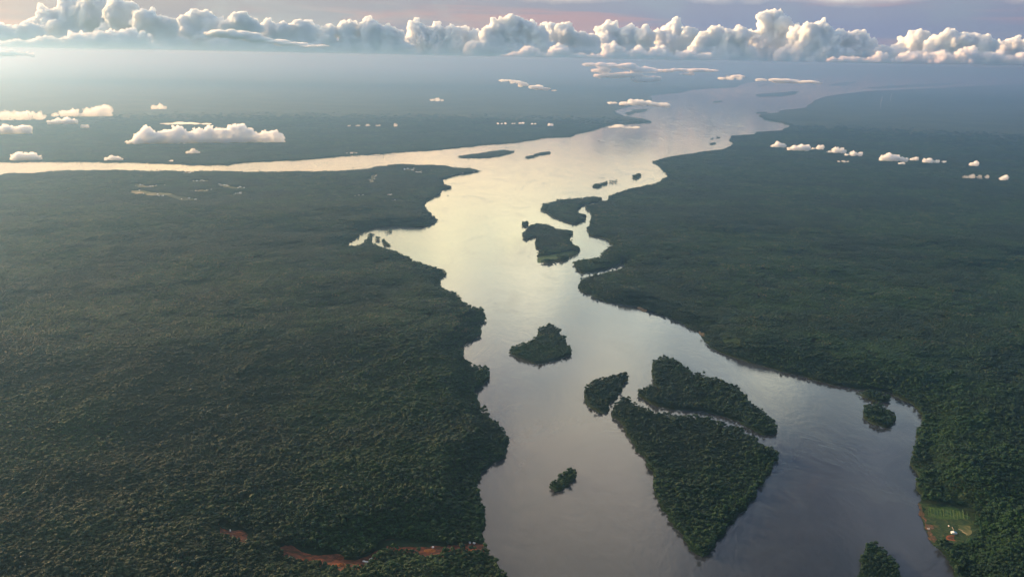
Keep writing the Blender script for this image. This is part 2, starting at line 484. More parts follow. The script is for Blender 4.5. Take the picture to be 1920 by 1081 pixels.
def foliage_mat(name):
    mt, N, L, o = new_mat(name)
    g = N.new('ShaderNodeNewGeometry')
    oi = N.new('ShaderNodeObjectInfo')
    at_ = N.new('ShaderNodeAttribute')
    at_.attribute_name = 'tint'
    big = noise_tex(N, L, mapping(N, L, g.outputs['Position'], (0.0016, 0.0016, 0.0)), 1.0, 8, 0.68, 0.8)
    big2 = noise_tex(N, L, mapping(N, L, g.outputs['Position'], (0.0007, 0.0007, 0.0), (0, 0, 0.6)), 1.0, 6, 0.6, 0.3)
    small = noise_tex(N, L, g.outputs['Position'], 0.45, 3, 0.6)
    r = mathn(N, L, 'ADD', mathn(N, L, 'MULTIPLY', oi.outputs['Random'], 0.62), mathn(N, L, 'MULTIPLY', at_.outputs['Fac'], 0.38))
    base = ramp(N, L, r, [(0.0, (0.003, 0.028, 0.018)), (0.3, (0.007, 0.046, 0.020)), (0.55, (0.016, 0.068, 0.019)),
                          (0.75, (0.028, 0.090, 0.020)), (0.88, (0.050, 0.105, 0.024)), (0.96, (0.085, 0.100, 0.030)), (1.0, (0.17, 0.15, 0.08))], 'LINEAR')
    base = mixc(N, L, mathn(N, L, 'MULTIPLY', ramp(N, L, big, [(0.42, 0.0), (0.62, 1.0)]), 0.5), base, (0.020, 0.085, 0.018))
    base = mixc(N, L, mathn(N, L, 'MULTIPLY', ramp(N, L, big2, [(0.44, 0.0), (0.58, 1.0)]), 0.6), base, (0.006, 0.034, 0.021))
    br = mathn(N, L, 'ADD', 0.38, mathn(N, L, 'MULTIPLY', small, 0.8))
    base = mixc(N, L, 1.0, base, br, 'MULTIPLY')
    p = principled(N, L, base, 0.62, 0.22)
    tr = N.new('ShaderNodeBsdfTranslucent')
    L.new(base, tr.inputs['Color'])
    ms = N.new('ShaderNodeMixShader')
    ms.inputs[0].default_value = 0.15
    L.new(p.outputs[0], ms.inputs[1])
    L.new(tr.outputs[0], ms.inputs[2])
    L.new(ms.outputs[0], o.inputs['Surface'])
    return mt


FOL = foliage_mat('rainforest_leaves')
BARK = simple('bark', (0.14, 0.11, 0.08), 0.8, 0.2)


def ground_mat():
    mt, N, L, o = new_mat('forest_floor')
    g = N.new('ShaderNodeNewGeometry')
    a = noise_tex(N, L, mapping(N, L, g.outputs['Position'], (0.012, 0.012, 0)), 1.0, 8, 0.65)
    b = noise_tex(N, L, mapping(N, L, g.outputs['Position'], (0.0007, 0.0007, 0)), 1.0, 4, 0.5)
    c = ramp(N, L, a, [(0.3, (0.006, 0.024, 0.013)), (0.55, (0.012, 0.033, 0.015)), (0.75, (0.022, 0.042, 0.017))])  # tones darkened to carry the self-shadow of the far canopy
    c = mixc(N, L, mathn(N, L, 'MULTIPLY', ramp(N, L, b, [(0.42, 0.0), (0.6, 1.0)]), 0.6), c, (0.040, 0.060, 0.028))
    p = principled(N, L, c, 0.9, 0.1)
    bump = N.new('ShaderNodeBump')
    bump.inputs['Strength'].default_value = 0.8
    bump.inputs['Distance'].default_value = 18.0
    L.new(a, bump.inputs['Height'])
    L.new(bump.outputs[0], p.inputs['Normal'])
    L.new(p.outputs[0], o.inputs['Surface'])
    return mt


def soil_mat(name, stops, scale, bumpd=1.5, stretch=(1, 1, 1)):
    mt, N, L, o = new_mat(name)
    g = N.new('ShaderNodeNewGeometry')
    v = mapping(N, L, g.outputs['Position'], tuple(scale * s for s in stretch), (0, 0, 0.3))
    a = noise_tex(N, L, v, 1.0, 8, 0.62, 0.8)
    c = ramp(N, L, a, stops)
    p = principled(N, L, c, 0.85, 0.2)
    bump = N.new('ShaderNodeBump')
    bump.inputs['Strength'].default_value = 0.9
    bump.inputs['Distance'].default_value = bumpd
    L.new(a, bump.inputs['Height'])
    L.new(bump.outputs[0], p.inputs['Normal'])
    L.new(p.outputs[0], o.inputs['Surface'])
    return mt


M_GROUND = ground_mat()
M_SOIL = soil_mat('red_laterite', [(0.36, (0.045, 0.045, 0.02)), (0.43, (0.10, 0.042, 0.024)), (0.50, (0.15, 0.055, 0.030)), (0.59, (0.27, 0.085, 0.036)), (0.70, (0.56, 0.22, 0.06))], 0.03, 7, (1, 2.2, 1))
M_ORANGE = soil_mat('orange_dug_earth', [(0.34, (0.16, 0.05, 0.02)), (0.5, (0.50, 0.17, 0.045)), (0.7, (0.75, 0.33, 0.08))], 0.08, 3)
M_FARM = soil_mat('rough_pasture', [(0.38, (0.010, 0.034, 0.012)), (0.50, (0.024, 0.058, 0.016)), (0.60, (0.050, 0.072, 0.024)), (0.74, (0.12, 0.09, 0.045))], 0.06, 5)
M_SAND = soil_mat('river_sand', [(0.3, (0.07, 0.06, 0.035)), (0.6, (0.15, 0.12, 0.075)), (0.8, (0.26, 0.21, 0.14))], 0.05, 1)
M_MEADOW = soil_mat('wet_meadow', [(0.35, (0.018, 0.055, 0.014)), (0.5, (0.045, 0.100, 0.020)), (0.7, (0.10, 0.14, 0.04))], 0.05, 3)
M_FIELD = soil_mat('cleared_land', [(0.42, (0.055, 0.085, 0.03)), (0.52, (0.16, 0.16, 0.07)), (0.6, (0.34, 0.29, 0.17)), (0.75, (0.55, 0.47, 0.33))], 0.006, 2, (1, 0.5, 1))
M_BANK = soil_mat('red_bank_soil', [(0.38, (0.06, 0.06, 0.025)), (0.50, (0.09, 0.055, 0.030)), (0.60, (0.20, 0.09, 0.045)), (0.74, (0.40, 0.22, 0.11))], 0.09, 2)


def water_mat():
    mt, N, L, o = new_mat('silty_river_water')
    g = N.new('ShaderNodeNewGeometry')
    P = g.outputs['Position']
    silt = noise_tex(N, L, mapping(N, L, P, (0.0016, 0.0007, 0), (0, 0, R(-18))), 1.0, 6, 0.55, 1.2)
    c = ramp(N, L, silt, [(0.3, (0.022, 0.029, 0.034)), (0.6, (0.038, 0.044, 0.048)), (0.8, (0.075, 0.070, 0.062))])
    wind = noise_tex(N, L, mapping(N, L, P, (0.0024, 0.0011, 0), (0, 0, R(-25))), 1.0, 8, 0.68, 1.6)
    rough = ramp(N, L, wind, [(0.3, 0.09), (0.5, 0.13), (0.7, 0.20)])
    p = principled(N, L, c, rough, 0.5)
    p.inputs['IOR'].default_value = 1.333
    rip = noise_tex(N, L, mapping(N, L, P, (0.05, 0.018, 0), (0, 0, R(20))), 1.0, 6, 0.7, 0.6)
    eddy = noise_tex(N, L, mapping(N, L, P, (0.006, 0.0034, 0), (0, 0, R(-20))), 1.0, 6, 0.6, 2.5)
    hgt = mathn(N, L, 'ADD', rip, mathn(N, L, 'MULTIPLY', eddy, 2.5))
    bump = N.new('ShaderNodeBump')
    bump.inputs['Strength'].default_value = 0.28
    bump.inputs['Distance'].default_value = 1.2
    L.new(hgt, bump.inputs['Height'])
    L.new(bump.outputs[0], p.inputs['Normal'])
    L.new(p.outputs[0], o.inputs['Surface'])
    return mt


# ------------------------------------------------------------------ mesh helpers
def mesh_from(name, V, F, mats, smooth_=False, tint=None, fm=None):
    me = bpy.data.meshes.new(name)
    V = np.asarray(V, np.float32)
    F = np.asarray(F, np.int32)
    k = F.shape[1]
    me.vertices.add(len(V))
    me.vertices.foreach_set('co', V.ravel())
    me.loops.add(F.size)
    me.loops.foreach_set('vertex_index', F.ravel())
    me.polygons.add(len(F))
    me.polygons.foreach_set('loop_start', np.arange(0, F.size, k, dtype=np.int32))
    me.polygons.foreach_set('use_smooth', np.full(len(F), smooth_, bool))
    for mm in mats:
        me.materials.append(mm)
    if fm is not None:
        me.polygons.foreach_set('material_index', np.asarray(fm, np.int32))
    me.update(calc_edges=True)
    if tint is not None:
        a = me.attributes.new('tint', 'FLOAT', 'POINT')
        a.data.foreach_set('value', np.asarray(tint, np.float32))
    me.validate()
    return me


def obj(name, me, parent=None, **props):
    o = bpy.data.objects.new(name, me)
    COL.objects.link(o)
    if parent is not None:
        o.parent = parent
    for k, v in props.items():
        o[k] = v
    return o


def ico(sub):
    t = (1 + 5 ** .5) / 2
    V = [(-1, t, 0), (1, t, 0), (-1, -t, 0), (1, -t, 0), (0, -1, t), (0, 1, t), (0, -1, -t), (0, 1, -t), (t, 0, -1), (t, 0, 1), (-t, 0, -1), (-t, 0, 1)]
    V = [tuple(np.array(v) / np.linalg.norm(v)) for v in V]
    F = [(0, 11, 5), (0, 5, 1), (0, 1, 7), (0, 7, 10), (0, 10, 11), (1, 5, 9), (5, 11, 4), (11, 10, 2), (10, 7, 6), (7, 1, 8),
         (3, 9, 4), (3, 4, 2), (3, 2, 6), (3, 6, 8), (3, 8, 9), (4, 9, 5), (2, 4, 11), (6, 2, 10), (8, 6, 7), (9, 8, 1)]
    for _ in range(sub):
        mid = {}

        def mp(a, b):
            k = (min(a, b), max(a, b))
            if k not in mid:
                v = np.array(V[a]) + np.array(V[b])
                V.append(tuple(v / np.linalg.norm(v)))
                mid[k] = len(V) - 1
            return mid[k]
        F2 = []
        for a, b, c in F:
            ab, bc, ca = mp(a, b), mp(b, c), mp(c, a)
            F2 += [(a, ab, ca), (b, bc, ab), (c, ca, bc), (ab, bc, ca)]
        F = F2
    return np.array(V), np.array(F)


ICO0, ICO1, ICO2 = ico(0), ico(1), ico(2)


def terrain(name, P, mat, interior=True, parent=None, **props):
    """one sheet inside outline P with hills, and a low bank skirt down into the water"""
    edges = [(i, (i + 1) % len(P)) for i in range(len(P))]
    pts = [tuple(p) for p in P]
    if interior:
        rr = []
        r = 1500.0
        while r < 60000:
            st = 0.022 if r < 10000 else 0.05
            az = np.arange(-0.95, 0.95, st) + random.random() * st
            rr.append(np.stack([r * np.sin(az), r * np.cos(az)], -1))
            r *= 1 + st
        rr = np.concatenate(rr)
        rr = rr[inside(rr[:, 0], rr[:, 1], P)]
        pts += [tuple(p) for p in rr]
    vo, eo, fo, _, _, _ = delaunay_2d_cdt([Vector(p) for p in pts], edges, [], 1, 0.01)
    V = np.array([(v[0], v[1]) for v in vo])
    F = np.array([tuple(f) for f in fo if len(f) == 3])
    c = V[F].mean(1)
    F = F[inside(c[:, 0], c[:, 1], P)]
    a, b, cc = V[F[:, 0]], V[F[:, 1]], V[F[:, 2]]
    cr = (b[:, 0] - a[:, 0]) * (cc[:, 1] - a[:, 1]) - (b[:, 1] - a[:, 1]) * (cc[:, 0] - a[:, 0])
    F[cr < 0] = F[cr < 0][:, ::-1]
    Z = height(V[:, 0], V[:, 1])
    V3 = np.column_stack([V, Z])
    n0, n = len(V3), len(P)
    zt = height(P[:, 0], P[:, 1])
    cen = P.mean(0)
    low = np.column_stack([P, np.full(n, -1.0)])
    V3 = np.concatenate([V3, np.column_stack([P, zt]), low])
    i = np.arange(n)
    j = (i + 1) % n
    S = np.concatenate([np.stack([n0 + i, n0 + j, n0 + n + j], -1), np.stack([n0 + i, n0 + n + j, n0 + n + i], -1)])
    me = mesh_from(name, V3, np.concatenate([F, S]), [mat])
    return obj(name, me, parent, **props)


# ------------------------------------------------------------------ water, air
M_WATER = water_mat()
B = 3.9e5
wm = mesh_from('river', [(-B, -60000, 0), (B, -60000, 0), (B, B, 0), (-B, B, 0)], [(0, 1, 2, 3)], [M_WATER])
obj('river_water', wm, kind='structure')

HAZE_TOP = 1900.0
hm, N, L, o = new_mat('haze_air')
pv = N.new('ShaderNodeVolumePrincipled')
pv.inputs['Density'].default_value = 3.2e-5
pv.inputs['Color'].default_value = (0.17, 0.33, 0.57, 1)
pv.inputs['Absorption Color'].default_value = (0.16, 0.005, 0.0, 1)
pv.inputs['Anisotropy'].default_value = 0.74
L.new(pv.outputs[0], o.inputs['Volume'])
HB = 3.95e5
hv = [(x, y, z) for z in (-2.0, HAZE_TOP) for x, y in ((-HB, -61000), (HB, -61000), (HB, HB), (-HB, HB))]
hf = [(0, 3, 2, 1), (4, 5, 6, 7), (0, 1, 5, 4), (1, 2, 6, 5), (2, 3, 7, 6), (3, 0, 4, 7)]
obj('haze', mesh_from('haze', hv, hf, [hm]), kind='stuff')

# ------------------------------------------------------------------ land
terrain('land', SHORES['left'], M_GROUND, kind='structure', label='low forested peninsula on the left bank of the river')
terrain('land', SHORES['far'], M_GROUND, kind='structure', label='hazy flat country beyond the northern channel')
terrain('land', SHORES['right'], M_GROUND, kind='structure', label='low forested right bank of the river')
island_roots = []
for lab, P in ISL:
    c = P.mean(0)
    e = bpy.data.objects.new('island', None)
    COL.objects.link(e)
    e.location = (c[0], c[1], 0)
    e['label'] = lab
    e['category'] = 'island'
    e['group'] = 'wooded islands in the river'
    s = terrain('shore', P, M_GROUND, False)
    s.data.transform(Matrix.Translation((-c[0], -c[1], 0)))
    s.parent = e
    island_roots.append(e)


def sheet(name, P, mat, dz, wall=0.4, parent=None, **props):
    vo, eo, fo, _, _, _ = delaunay_2d_cdt([Vector(tuple(p)) for p in P], [(i, (i + 1) % len(P)) for i in range(len(P))], [], 1, 0.01)
    V = np.array([(v[0], v[1]) for v in vo])
    F = np.array([tuple(f) for f in fo if len(f) == 3])
    a, b, cc = V[F[:, 0]], V[F[:, 1]], V[F[:, 2]]
    cr = (b[:, 0] - a[:, 0]) * (cc[:, 1] - a[:, 1]) - (b[:, 1] - a[:, 1]) * (cc[:, 0] - a[:, 0])
    F[cr < 0] = F[cr < 0][:, ::-1]
    return obj(name, mesh_from(name, np.column_stack([V, height(V[:, 0], V[:, 1]) + dz]), F, [mat]), parent, **props)


CM_ = {'soil': (M_SOIL, 'dirt_track'), 'farm': (M_FARM, 'pasture'), 'sand': (M_SAND, 'sand_bank'), 'meadow': (M_MEADOW, 'meadow'), 'field': (M_FIELD, 'field')}
for k, P in CLR:
    sheet(CM_[k][1], P, CM_[k][0], 0.25, kind='structure')

# ------------------------------------------------------------------ trees
def crown_mesh(name, seed, lumps, rad=6.2, hgt=5.0, base=13.0, icos=ICO1, leaves=140, spread=0.62):
    rnd = np.random.default_rng(seed)
    Vs, Fs, T = [], [], []
    n = 0
    for k in range(lumps):
        th = rnd.uniform(0, 2 * math.pi)
        rr = math.sqrt(rnd.uniform(0, 1)) * rad * spread
        zz = base + hgt * (1 - (rr / rad) ** 2) * rnd.uniform(0.55, 1.0)
        lr = rad * rnd.uniform(0.26, 0.48)
        V = icos[0] * (1 + rnd.uniform(-0.24, 0.24, (len(icos[0]), 1)))
        V = V * lr * np.array([1, 1, 0.78]) + np.array([rr * math.cos(th), rr * math.sin(th), zz])
        Vs.append(V)
        Fs.append(icos[1] + n)
        T.append(np.clip(rnd.uniform(0.0, 1.0) * 0.6 + 0.4 * rnd.uniform(0, 1, len(V)), 0, 1))
        n += len(V)
    # loose leaf sprays breaking the outline
    for k in range(leaves):
        c = Vs[rnd.integers(0, lumps)]
        p = c[rnd.integers(0, len(c))]
        d = p - c.mean(0)
        d /= np.linalg.norm(d) + 1e-6
        q = p + d * rnd.uniform(0.0, 0.9)
        tri = q + rnd.normal(0, 0.55, (3, 3))
        Vs.append(tri)
        Fs.append(np.array([[n, n + 1, n + 2]]))
        T.append(np.full(3, rnd.uniform(0.2, 1)))
        n += 3
    return mesh_from(name, np.concatenate(Vs), np.concatenate(Fs), [FOL], False, np.concatenate(T))


def tube(path, radii, seg=6):
    V, F = [], []
    for i, (p, r) in enumerate(zip(path, radii)):
        p = np.array(p, float)
        for s in range(seg):
            a = 2 * math.pi * s / seg
            V.append(p + r * np.array([math.cos(a), math.sin(a), 0]))
        if i:
            for s in range(seg):
                a, b = (i - 1) * seg + s, (i - 1) * seg + (s + 1) % seg
                F.append((a, b, b + seg, a + seg))
    return V, F


def trunk_mesh(name, seed):
    rnd = random.Random(seed)
    V, F = tube([(0, 0, -1.5), (0.1, 0, 5), (0.2, 0.1, 11), (0.1, 0.2, 15)], [0.75, 0.5, 0.4, 0.25])
    for k in range(5):
        a = rnd.uniform(0, 6.28)
        z = rnd.uniform(9, 13)
        r = rnd.uniform(2.5, 4)
        v, f = tube([(0.1, 0, z), (r * .5 * math.cos(a), r * .5 * math.sin(a), z + 1.6), (r * math.cos(a), r * math.sin(a), z + 3)], [0.25, 0.18, 0.08], 5)
        F += [tuple(i + len(V) for i in q) for q in f]
        V += v
    return mesh_from(name, V, F, [BARK])


CROWNS = [crown_mesh('crown_%d' % i, 100 + i, l, rad, h, b, ICO1, lv, sp) for i, (l, rad, h, b, lv, sp) in enumerate([
    (12, 6.4, 4.5, 12.5, 140, .66), (9, 5.0, 4.0, 11.5, 110, .60), (15, 7.8, 4.8, 14.5, 160, .70), (7, 3.9, 3.6, 9.5, 80, .55),
    (13, 6.8, 3.0, 15.0, 130, .72), (10, 5.6, 6.0, 12.0, 120, .55)])]
# tall emergent with a wide loose crown
CROWNS.append(crown_mesh('crown_6', 120, 16, 9.0, 5.0, 19.0, ICO1, 200, .75))
# low understorey bush used along banks
CROWNS.append(crown_mesh('crown_7', 121, 8, 4.6, 3.0, 2.5, ICO1, 110, .7))
TRUNKS = [trunk_mesh('trunk_%d' % i, i) for i in range(3)]


def clump_mesh(name, seed):
    """a patch of closed canopy, about ninety metres across: many crowns side by side"""
    rnd = np.random.default_rng(seed)
    Vs, Fs, T = [], [], []
    n = 0
    pts = []
    while len(pts) < 72:
        p = rnd.uniform(-46, 46, 2)
        if np.hypot(*p) < 46 and all(np.hypot(*(p - q)) < 1e9 and np.hypot(*(p - q)) > 7.0 for q in pts[-60:]):
            pts.append(p)
        elif rnd.random() < 0.002:
            break
    for p in pts:
        rad = rnd.uniform(4.5, 7.5)
        z = rnd.uniform(8.5, 16.5)
        tt = rnd.uniform(0, 1)
        for k in range(3):
            V = ICO1[0] * (1 + rnd.uniform(-0.25, 0.25, (len(ICO1[0]), 1)))
            q = rnd.uniform(-0.45, 0.45, 2) * rad
            V = V * rad * rnd.uniform(0.5, 0.72) * np.array([1, 1, 0.75]) + np.array([p[0] + q[0], p[1] + q[1], z + rnd.uniform(-1, 2)])
            Vs.append(V)
            Fs.append(ICO1[1] + n)
            T.append(np.clip(tt * 1.2 + rnd.uniform(-0.3, 0.3, len(V)), 0, 1.4))
            n += len(V)
    return mesh_from(name, np.concatenate(Vs), np.concatenate(Fs), [FOL], False, np.concatenate(T))


CLUMPS = [clump_mesh('canopy_patch_%d' % i, 50 + i) for i in range(6)]


def src_collection(name, meshes):
    c = bpy.data.collections.new(name)
    for i, me in enumerate(meshes):
        o = bpy.data.objects.new('%s_%02d' % (name, i), me)
        c.objects.link(o)
    return c


C_CROWN = src_collection('crown_kinds', CROWNS)
C_CLUMP = src_collection('patch_kinds', CLUMPS)


def scatter_group(name, coll):
    ng = bpy.data.node_groups.new(name, 'GeometryNodeTree')
    ng.interface.new_socket('Geometry', in_out='INPUT', socket_type='NodeSocketGeometry')
    ng.interface.new_socket('Geometry', in_out='OUTPUT', socket_type='NodeSocketGeometry')
    gi, go = ng.nodes.new('NodeGroupInput'), ng.nodes.new('NodeGroupOutput')
    ip = ng.nodes.new('GeometryNodeInstanceOnPoints')
    ci = ng.nodes.new('GeometryNodeCollectionInfo')
    ci.inputs['Collection'].default_value = coll
    ci.inputs['Separate Children'].default_value = True
    ci.inputs['Reset Children'].default_value = True

    def named(nm, typ):
        n = ng.nodes.new('GeometryNodeInputNamedAttribute')
        n.data_type = typ
        n.inputs['Name'].default_value = nm
        return [s for s in n.outputs if s.enabled and s.name == 'Attribute'][0]
    ng.links.new(gi.outputs[0], ip.inputs['Points'])
    ng.links.new(ci.outputs[0], ip.inputs['Instance'])
    ip.inputs['Pick Instance'].default_value = True
    ng.links.new(named('idx', 'INT'), ip.inputs['Instance Index'])
    ng.links.new(named('rot', 'FLOAT_VECTOR'), ip.inputs['Rotation'])
    ng.links.new(named('scl', 'FLOAT_VECTOR'), ip.inputs['Scale'])
    ng.links.new(ip.outputs[0], go.inputs[0])
    return ng


G_CROWN = scatter_group('scatter_crowns', C_CROWN)
G_CLUMP = scatter_group('scatter_patches', C_CLUMP)


def scatter(name, ng, pts, idx, scl, parent=None, **props):
    n = len(pts)
    me = bpy.data.meshes.new(name)
    me.vertices.add(n)
    P = np.array(pts, np.float32)
    if parent is not None:
        P = P - np.array(parent.location, np.float32)
    me.vertices.foreach_set('co', P.ravel())
    a = me.attributes.new('idx', 'INT', 'POINT')
    a.data.foreach_set('value', idx.astype(np.int32))
    rot = np.zeros((n, 3), np.float32)
    rot[:, 2] = RNG.uniform(0, 6.283, n)
    a = me.attributes.new('rot', 'FLOAT_VECTOR', 'POINT')
    a.data.foreach_set('vector', rot.ravel())
    a = me.attributes.new('scl', 'FLOAT_VECTOR', 'POINT')
    a.data.foreach_set('vector', scl.astype(np.float32).ravel())
    o = obj(name, me, parent, **props)
    md = o.modifiers.new('scatter', 'NODES')
    md.node_group = ng
    return o


def in_view(x, y, mx=140, my=150, ytop=0):
    X, Y, d = proj(x, y, np.zeros_like(x))
    return (d > 0) & (X > -mx) & (X < 1920 + mx) & (Y < 1081 + my) & (Y > ytop)


CLR_T = [P for k, P in CLR]


def in_clear(x, y):
    r = np.zeros(x.shape, bool)
    for P in CLR_T:
        r |= inside(x, y, P)
    return r


D1 = 5000.0      # single crowns up to here, canopy patches beyond
D2 = 28000.0
# jittered grid of single trees
sp = 6.5
gx, gy = np.meshgrid(np.arange(-3400, 3400, sp), np.arange(1700, D1 + 60, sp))
tx = (gx + RNG.uniform(-.5, .5, gx.shape) * sp).ravel()
ty = (gy + RNG.uniform(-.5, .5, gy.shape) * sp).ravel()
k = in_view(tx, ty) & (np.hypot(tx, ty) < D1 + RNG.normal(0, 60, tx.shape))
tx, ty = tx[k], ty[k]
# patches
rings = []
r = D1 + 20
while r < D2:
    s = 62.0
    az = np.arange(-0.62, 0.62, s / r)
    rings.append(np.stack([(r + RNG.uniform(-20, 20, az.shape)) * np.sin(az + RNG.uniform(-.5, .5, az.shape) * s / r),
                           (r + RNG.uniform(-20, 20, az.shape)) * np.cos(az)], -1))
    r += 56
rings = np.concatenate(rings)
k = in_view(rings[:, 0], rings[:, 1], 100, 100, 60) & (RNG.uniform(0, 1, len(rings)) > smooth(17000, 28000, np.hypot(rings[:, 0], rings[:, 1])))
qx, qy = rings[k, 0], rings[k, 1]
clq = in_clear(qx, qy)
for da in range(4):
    clq |= in_clear(qx + 30 * math.cos(da * 1.57), qy + 30 * math.sin(da * 1.57))


def shore_trees(P, width=105.0, closed=True):
    """trees in the strip along an outline, where patches would hang over the water"""
    A, Bp = P, np.roll(P, -1, 0)
    xs, ys = [], []
    for a, b in zip(A, Bp):
        mid = (a + b) / 2
        d = np.hypot(*mid)
        if d < D1 - 300 or d > D2 + 2000:
            continue
        X, Y, dd = proj(mid[0], mid[1], 0.0)
        if not (-120 < X < 2040):
            continue
        s = 7.4 if d < 12000 else 13.0
        ln = np.hypot(*(b - a))
        n = int(ln * width / (s * s))
        if n <= 0:
            n = 1
        t, u = RNG.uniform(0, 1, n), RNG.uniform(-1, 1, n) * width
        dx, dy = (b - a) / max(ln, 1e-6)
        xs.append(a[0] + (b[0] - a[0]) * t - dy * u)
        ys.append(a[1] + (b[1] - a[1]) * t + dx * u)
    if not xs:
        return np.zeros(0), np.zeros(0)
    return np.concatenate(xs), np.concatenate(ys)


def kinds(n, x=None, y=None):
    i = RNG.choice(7, n, p=[.21, .21, .14, .14, .14, .11, .05])
    return i


def put_forest(P, name, parent=None, single=False, **props):
    """crowns + patches + shore strip inside one outline"""
    mnear = inside(tx, ty, P)
    x, y = tx[mnear], ty[mnear]
    sx, sy = shore_trees(P, 70.0)
    k = inside(sx, sy, P) & (np.hypot(sx, sy) > D1)
    x, y = np.concatenate([x, sx[k]]), np.concatenate([y, sy[k]])
    k = ~in_clear(x, y)
    x, y = x[k], y[k]
    for ox, oy in ((2.8, 0), (-2.8, 0), (0, 2.8), (0, -2.8)):
        k = inside(x + ox, y + oy, P)
        x, y = x[k], y[k]
    mq = inside(qx, qy, P) & ~clq
    for da in range(8):
        ca, sa = 36 * math.cos(da * .785), 36 * math.sin(da * .785)
        mm = np.zeros(len(qx), bool)
        ii = np.where(mq)[0]
        mm[ii] = inside(qx[ii] + ca, qy[ii] + sa, P)
        mq &= mm
    return x, y, qx[mq], qy[mq]


def scale_for(n, lo=0.50, hi=1.06):
    s = RNG.uniform(lo, hi, n)
    h = s * RNG.uniform(0.70, 1.32, n)
    return np.column_stack([s, s, h])


all_near = []      # candidates to become individual trees
stores = []
for nm, P, root in [('left', SHORES['left'], None), ('far', SHORES['far'], None), ('right', SHORES['right'], None)] + [(lab, P, e) for (lab, P), e in zip(ISL, island_roots)]:
    x, y, cxs, cys = put_forest(P, nm)
    idx = kinds(len(x))
    scl = scale_for(len(x)) * (0.78 + 0.5 * vnoise(x / 75, y / 75, 21))[:, None]
    scl[:, 2] *= 0.72 + 0.60 * vnoise(x / 34, y / 34, 22)
    stores.append([nm, P, root, x, y, idx, scl, cxs, cys])

NI = 300
cand = []
for si, s in enumerate(stores):
    x, y = s[3], s[4]
    if len(x) == 0:
        continue
    X, Y, d = proj(x, y, height(x, y) + 14 * s[6][:, 2])
    k = np.where((X > 6) & (X < 1914) & (Y > 0) & (Y < 1074) & (d < 3300))[0]
    for i in k:
        cand.append((d[i] / s[6][i, 0] / (1.0 if s[5][i] != 3 else 0.65), si, i, X[i], Y[i]))
cand.sort()
chosen = cand[:NI]
LAB = {'left': 'rounded rainforest tree in the closed canopy along the bottom edge of the left bank',
       'right': 'rounded rainforest tree in the closed canopy below the clearing on the right bank'}
by = {}
for _, si, i, X, Y in chosen:
    by.setdefault(si, []).append(i)


def place_tree(x, y, z, idx, scl, label, group, rz):
    e = bpy.data.objects.new('rainforest_tree', None)
    COL.objects.link(e)
    e.location = (x, y, z)
    e.rotation_euler = (0, 0, rz)
    e.scale = tuple(scl)
    e['label'] = label
    e['category'] = 'tree'
    if group:
        e['group'] = group
    obj('crown', CROWNS[idx], e)
    t = obj('trunk', TRUNKS[idx % 3], e)
    if idx == 6:
        t.scale = (1.3, 1.3, 1.4)
    if idx == 3:
        t.scale = (.7, .7, .75)
    return e


for si, s in enumerate(stores):
    nm, P, root, x, y, idx, scl, cxs, cys = s
    z = height(x, y)
    sel = by.get(si, [])
    for i in sel:
        if nm == 'left':
            X_ = float(proj(x[i], y[i], z[i])[0])
            part_ = [(150, 'in the bottom left corner of the photo'), (300, 'on the bottom edge right of the corner'), (410, 'near the bottom, left of the red soil clearing'),
                     (520, 'on the bottom edge below the left soil clearing'), (680, 'on the bottom edge below the largest red cut'), (860, 'on the bottom edge below the orange dug ground'), (2000, 'on the last wooded spur of the left bank, by the river')]
            wh = [t for lim, t in part_ if X_ < lim][0]
            kd = {0: 'rounded', 1: 'smaller rounded', 2: 'broad', 3: 'low narrow', 4: 'flat-topped', 5: 'high-domed', 6: 'emergent wide'}[int(idx[i])]
            lab, grp = kd + ' rainforest tree ' + wh, 'trees ' + wh
        elif nm in LAB:
            lab, grp = LAB[nm], 'trees at the bottom of the ' + nm + ' bank forest'
        else:
            lab = 'rounded rainforest tree on the ' + ('island cut off by the bottom edge of the photo' if 'bottom edge' in nm else 'southern point of the largest island' if 'largest' in nm else 'lower island of the river')
            grp = 'trees on the ' + ('bottom edge island' if 'bottom edge' in nm else 'point of the largest island' if 'largest' in nm else 'lower island')
        place_tree(x[i], y[i], z[i], int(idx[i]), scl[i], lab, grp, random.uniform(0, 6.28))
    keep = np.ones(len(x), bool)
    keep[sel] = False
    x, y, z, idx, scl = x[keep], y[keep], z[keep], idx[keep], scl[keep]
    # bushes at the water's edge
    if len(x):
        props = dict(kind='stuff')
        if root is None:
            props['label'] = {'left': 'dense rainforest covering the left bank', 'right': 'dense rainforest covering the right bank', 'far': 'forest along the hazy northern shore'}[nm]
        if len(x):
            scatter('forest', G_CROWN, np.column_stack([x, y, z]), idx, scl, root, **props)
        if len(cxs):
            zc = height(cxs, cys)
            sc = np.column_stack([RNG.uniform(.95, 1.15, len(cxs))] * 2 + [RNG.uniform(.75, 1.15, len(cxs)) * (0.7 + 0.7 * vnoise(cxs / 260, cys / 260, 23))])
            scatter('forest_canopy' if root is None else 'canopy', G_CLUMP, np.column_stack([cxs, cys, zc]), RNG.integers(0, 6, len(cxs)), sc, root, **props)
print('trees', sum(len(s[3]) for s in stores), 'patches', sum(len(s[7]) for s in stores))
#MORE
# ------------------------------------------------------------------ clouds
def vnoise3(p, s=0):
    i = np.floor(p)
    f = p - i
    f = f * f * (3 - 2 * f)
    r = 0
    for dx in (0, 1):
        for dy in (0, 1):
            for dz in (0, 1):
                wgt = (f[:, 0] if dx else 1 - f[:, 0]) * (f[:, 1] if dy else 1 - f[:, 1]) * (f[:, 2] if dz else 1 - f[:, 2])
                r = r + wgt * _hash(i[:, 0] + dx + 57 * (i[:, 2] + dz), i[:, 1] + dy + 131 * (i[:, 2] + dz), s)
    return r


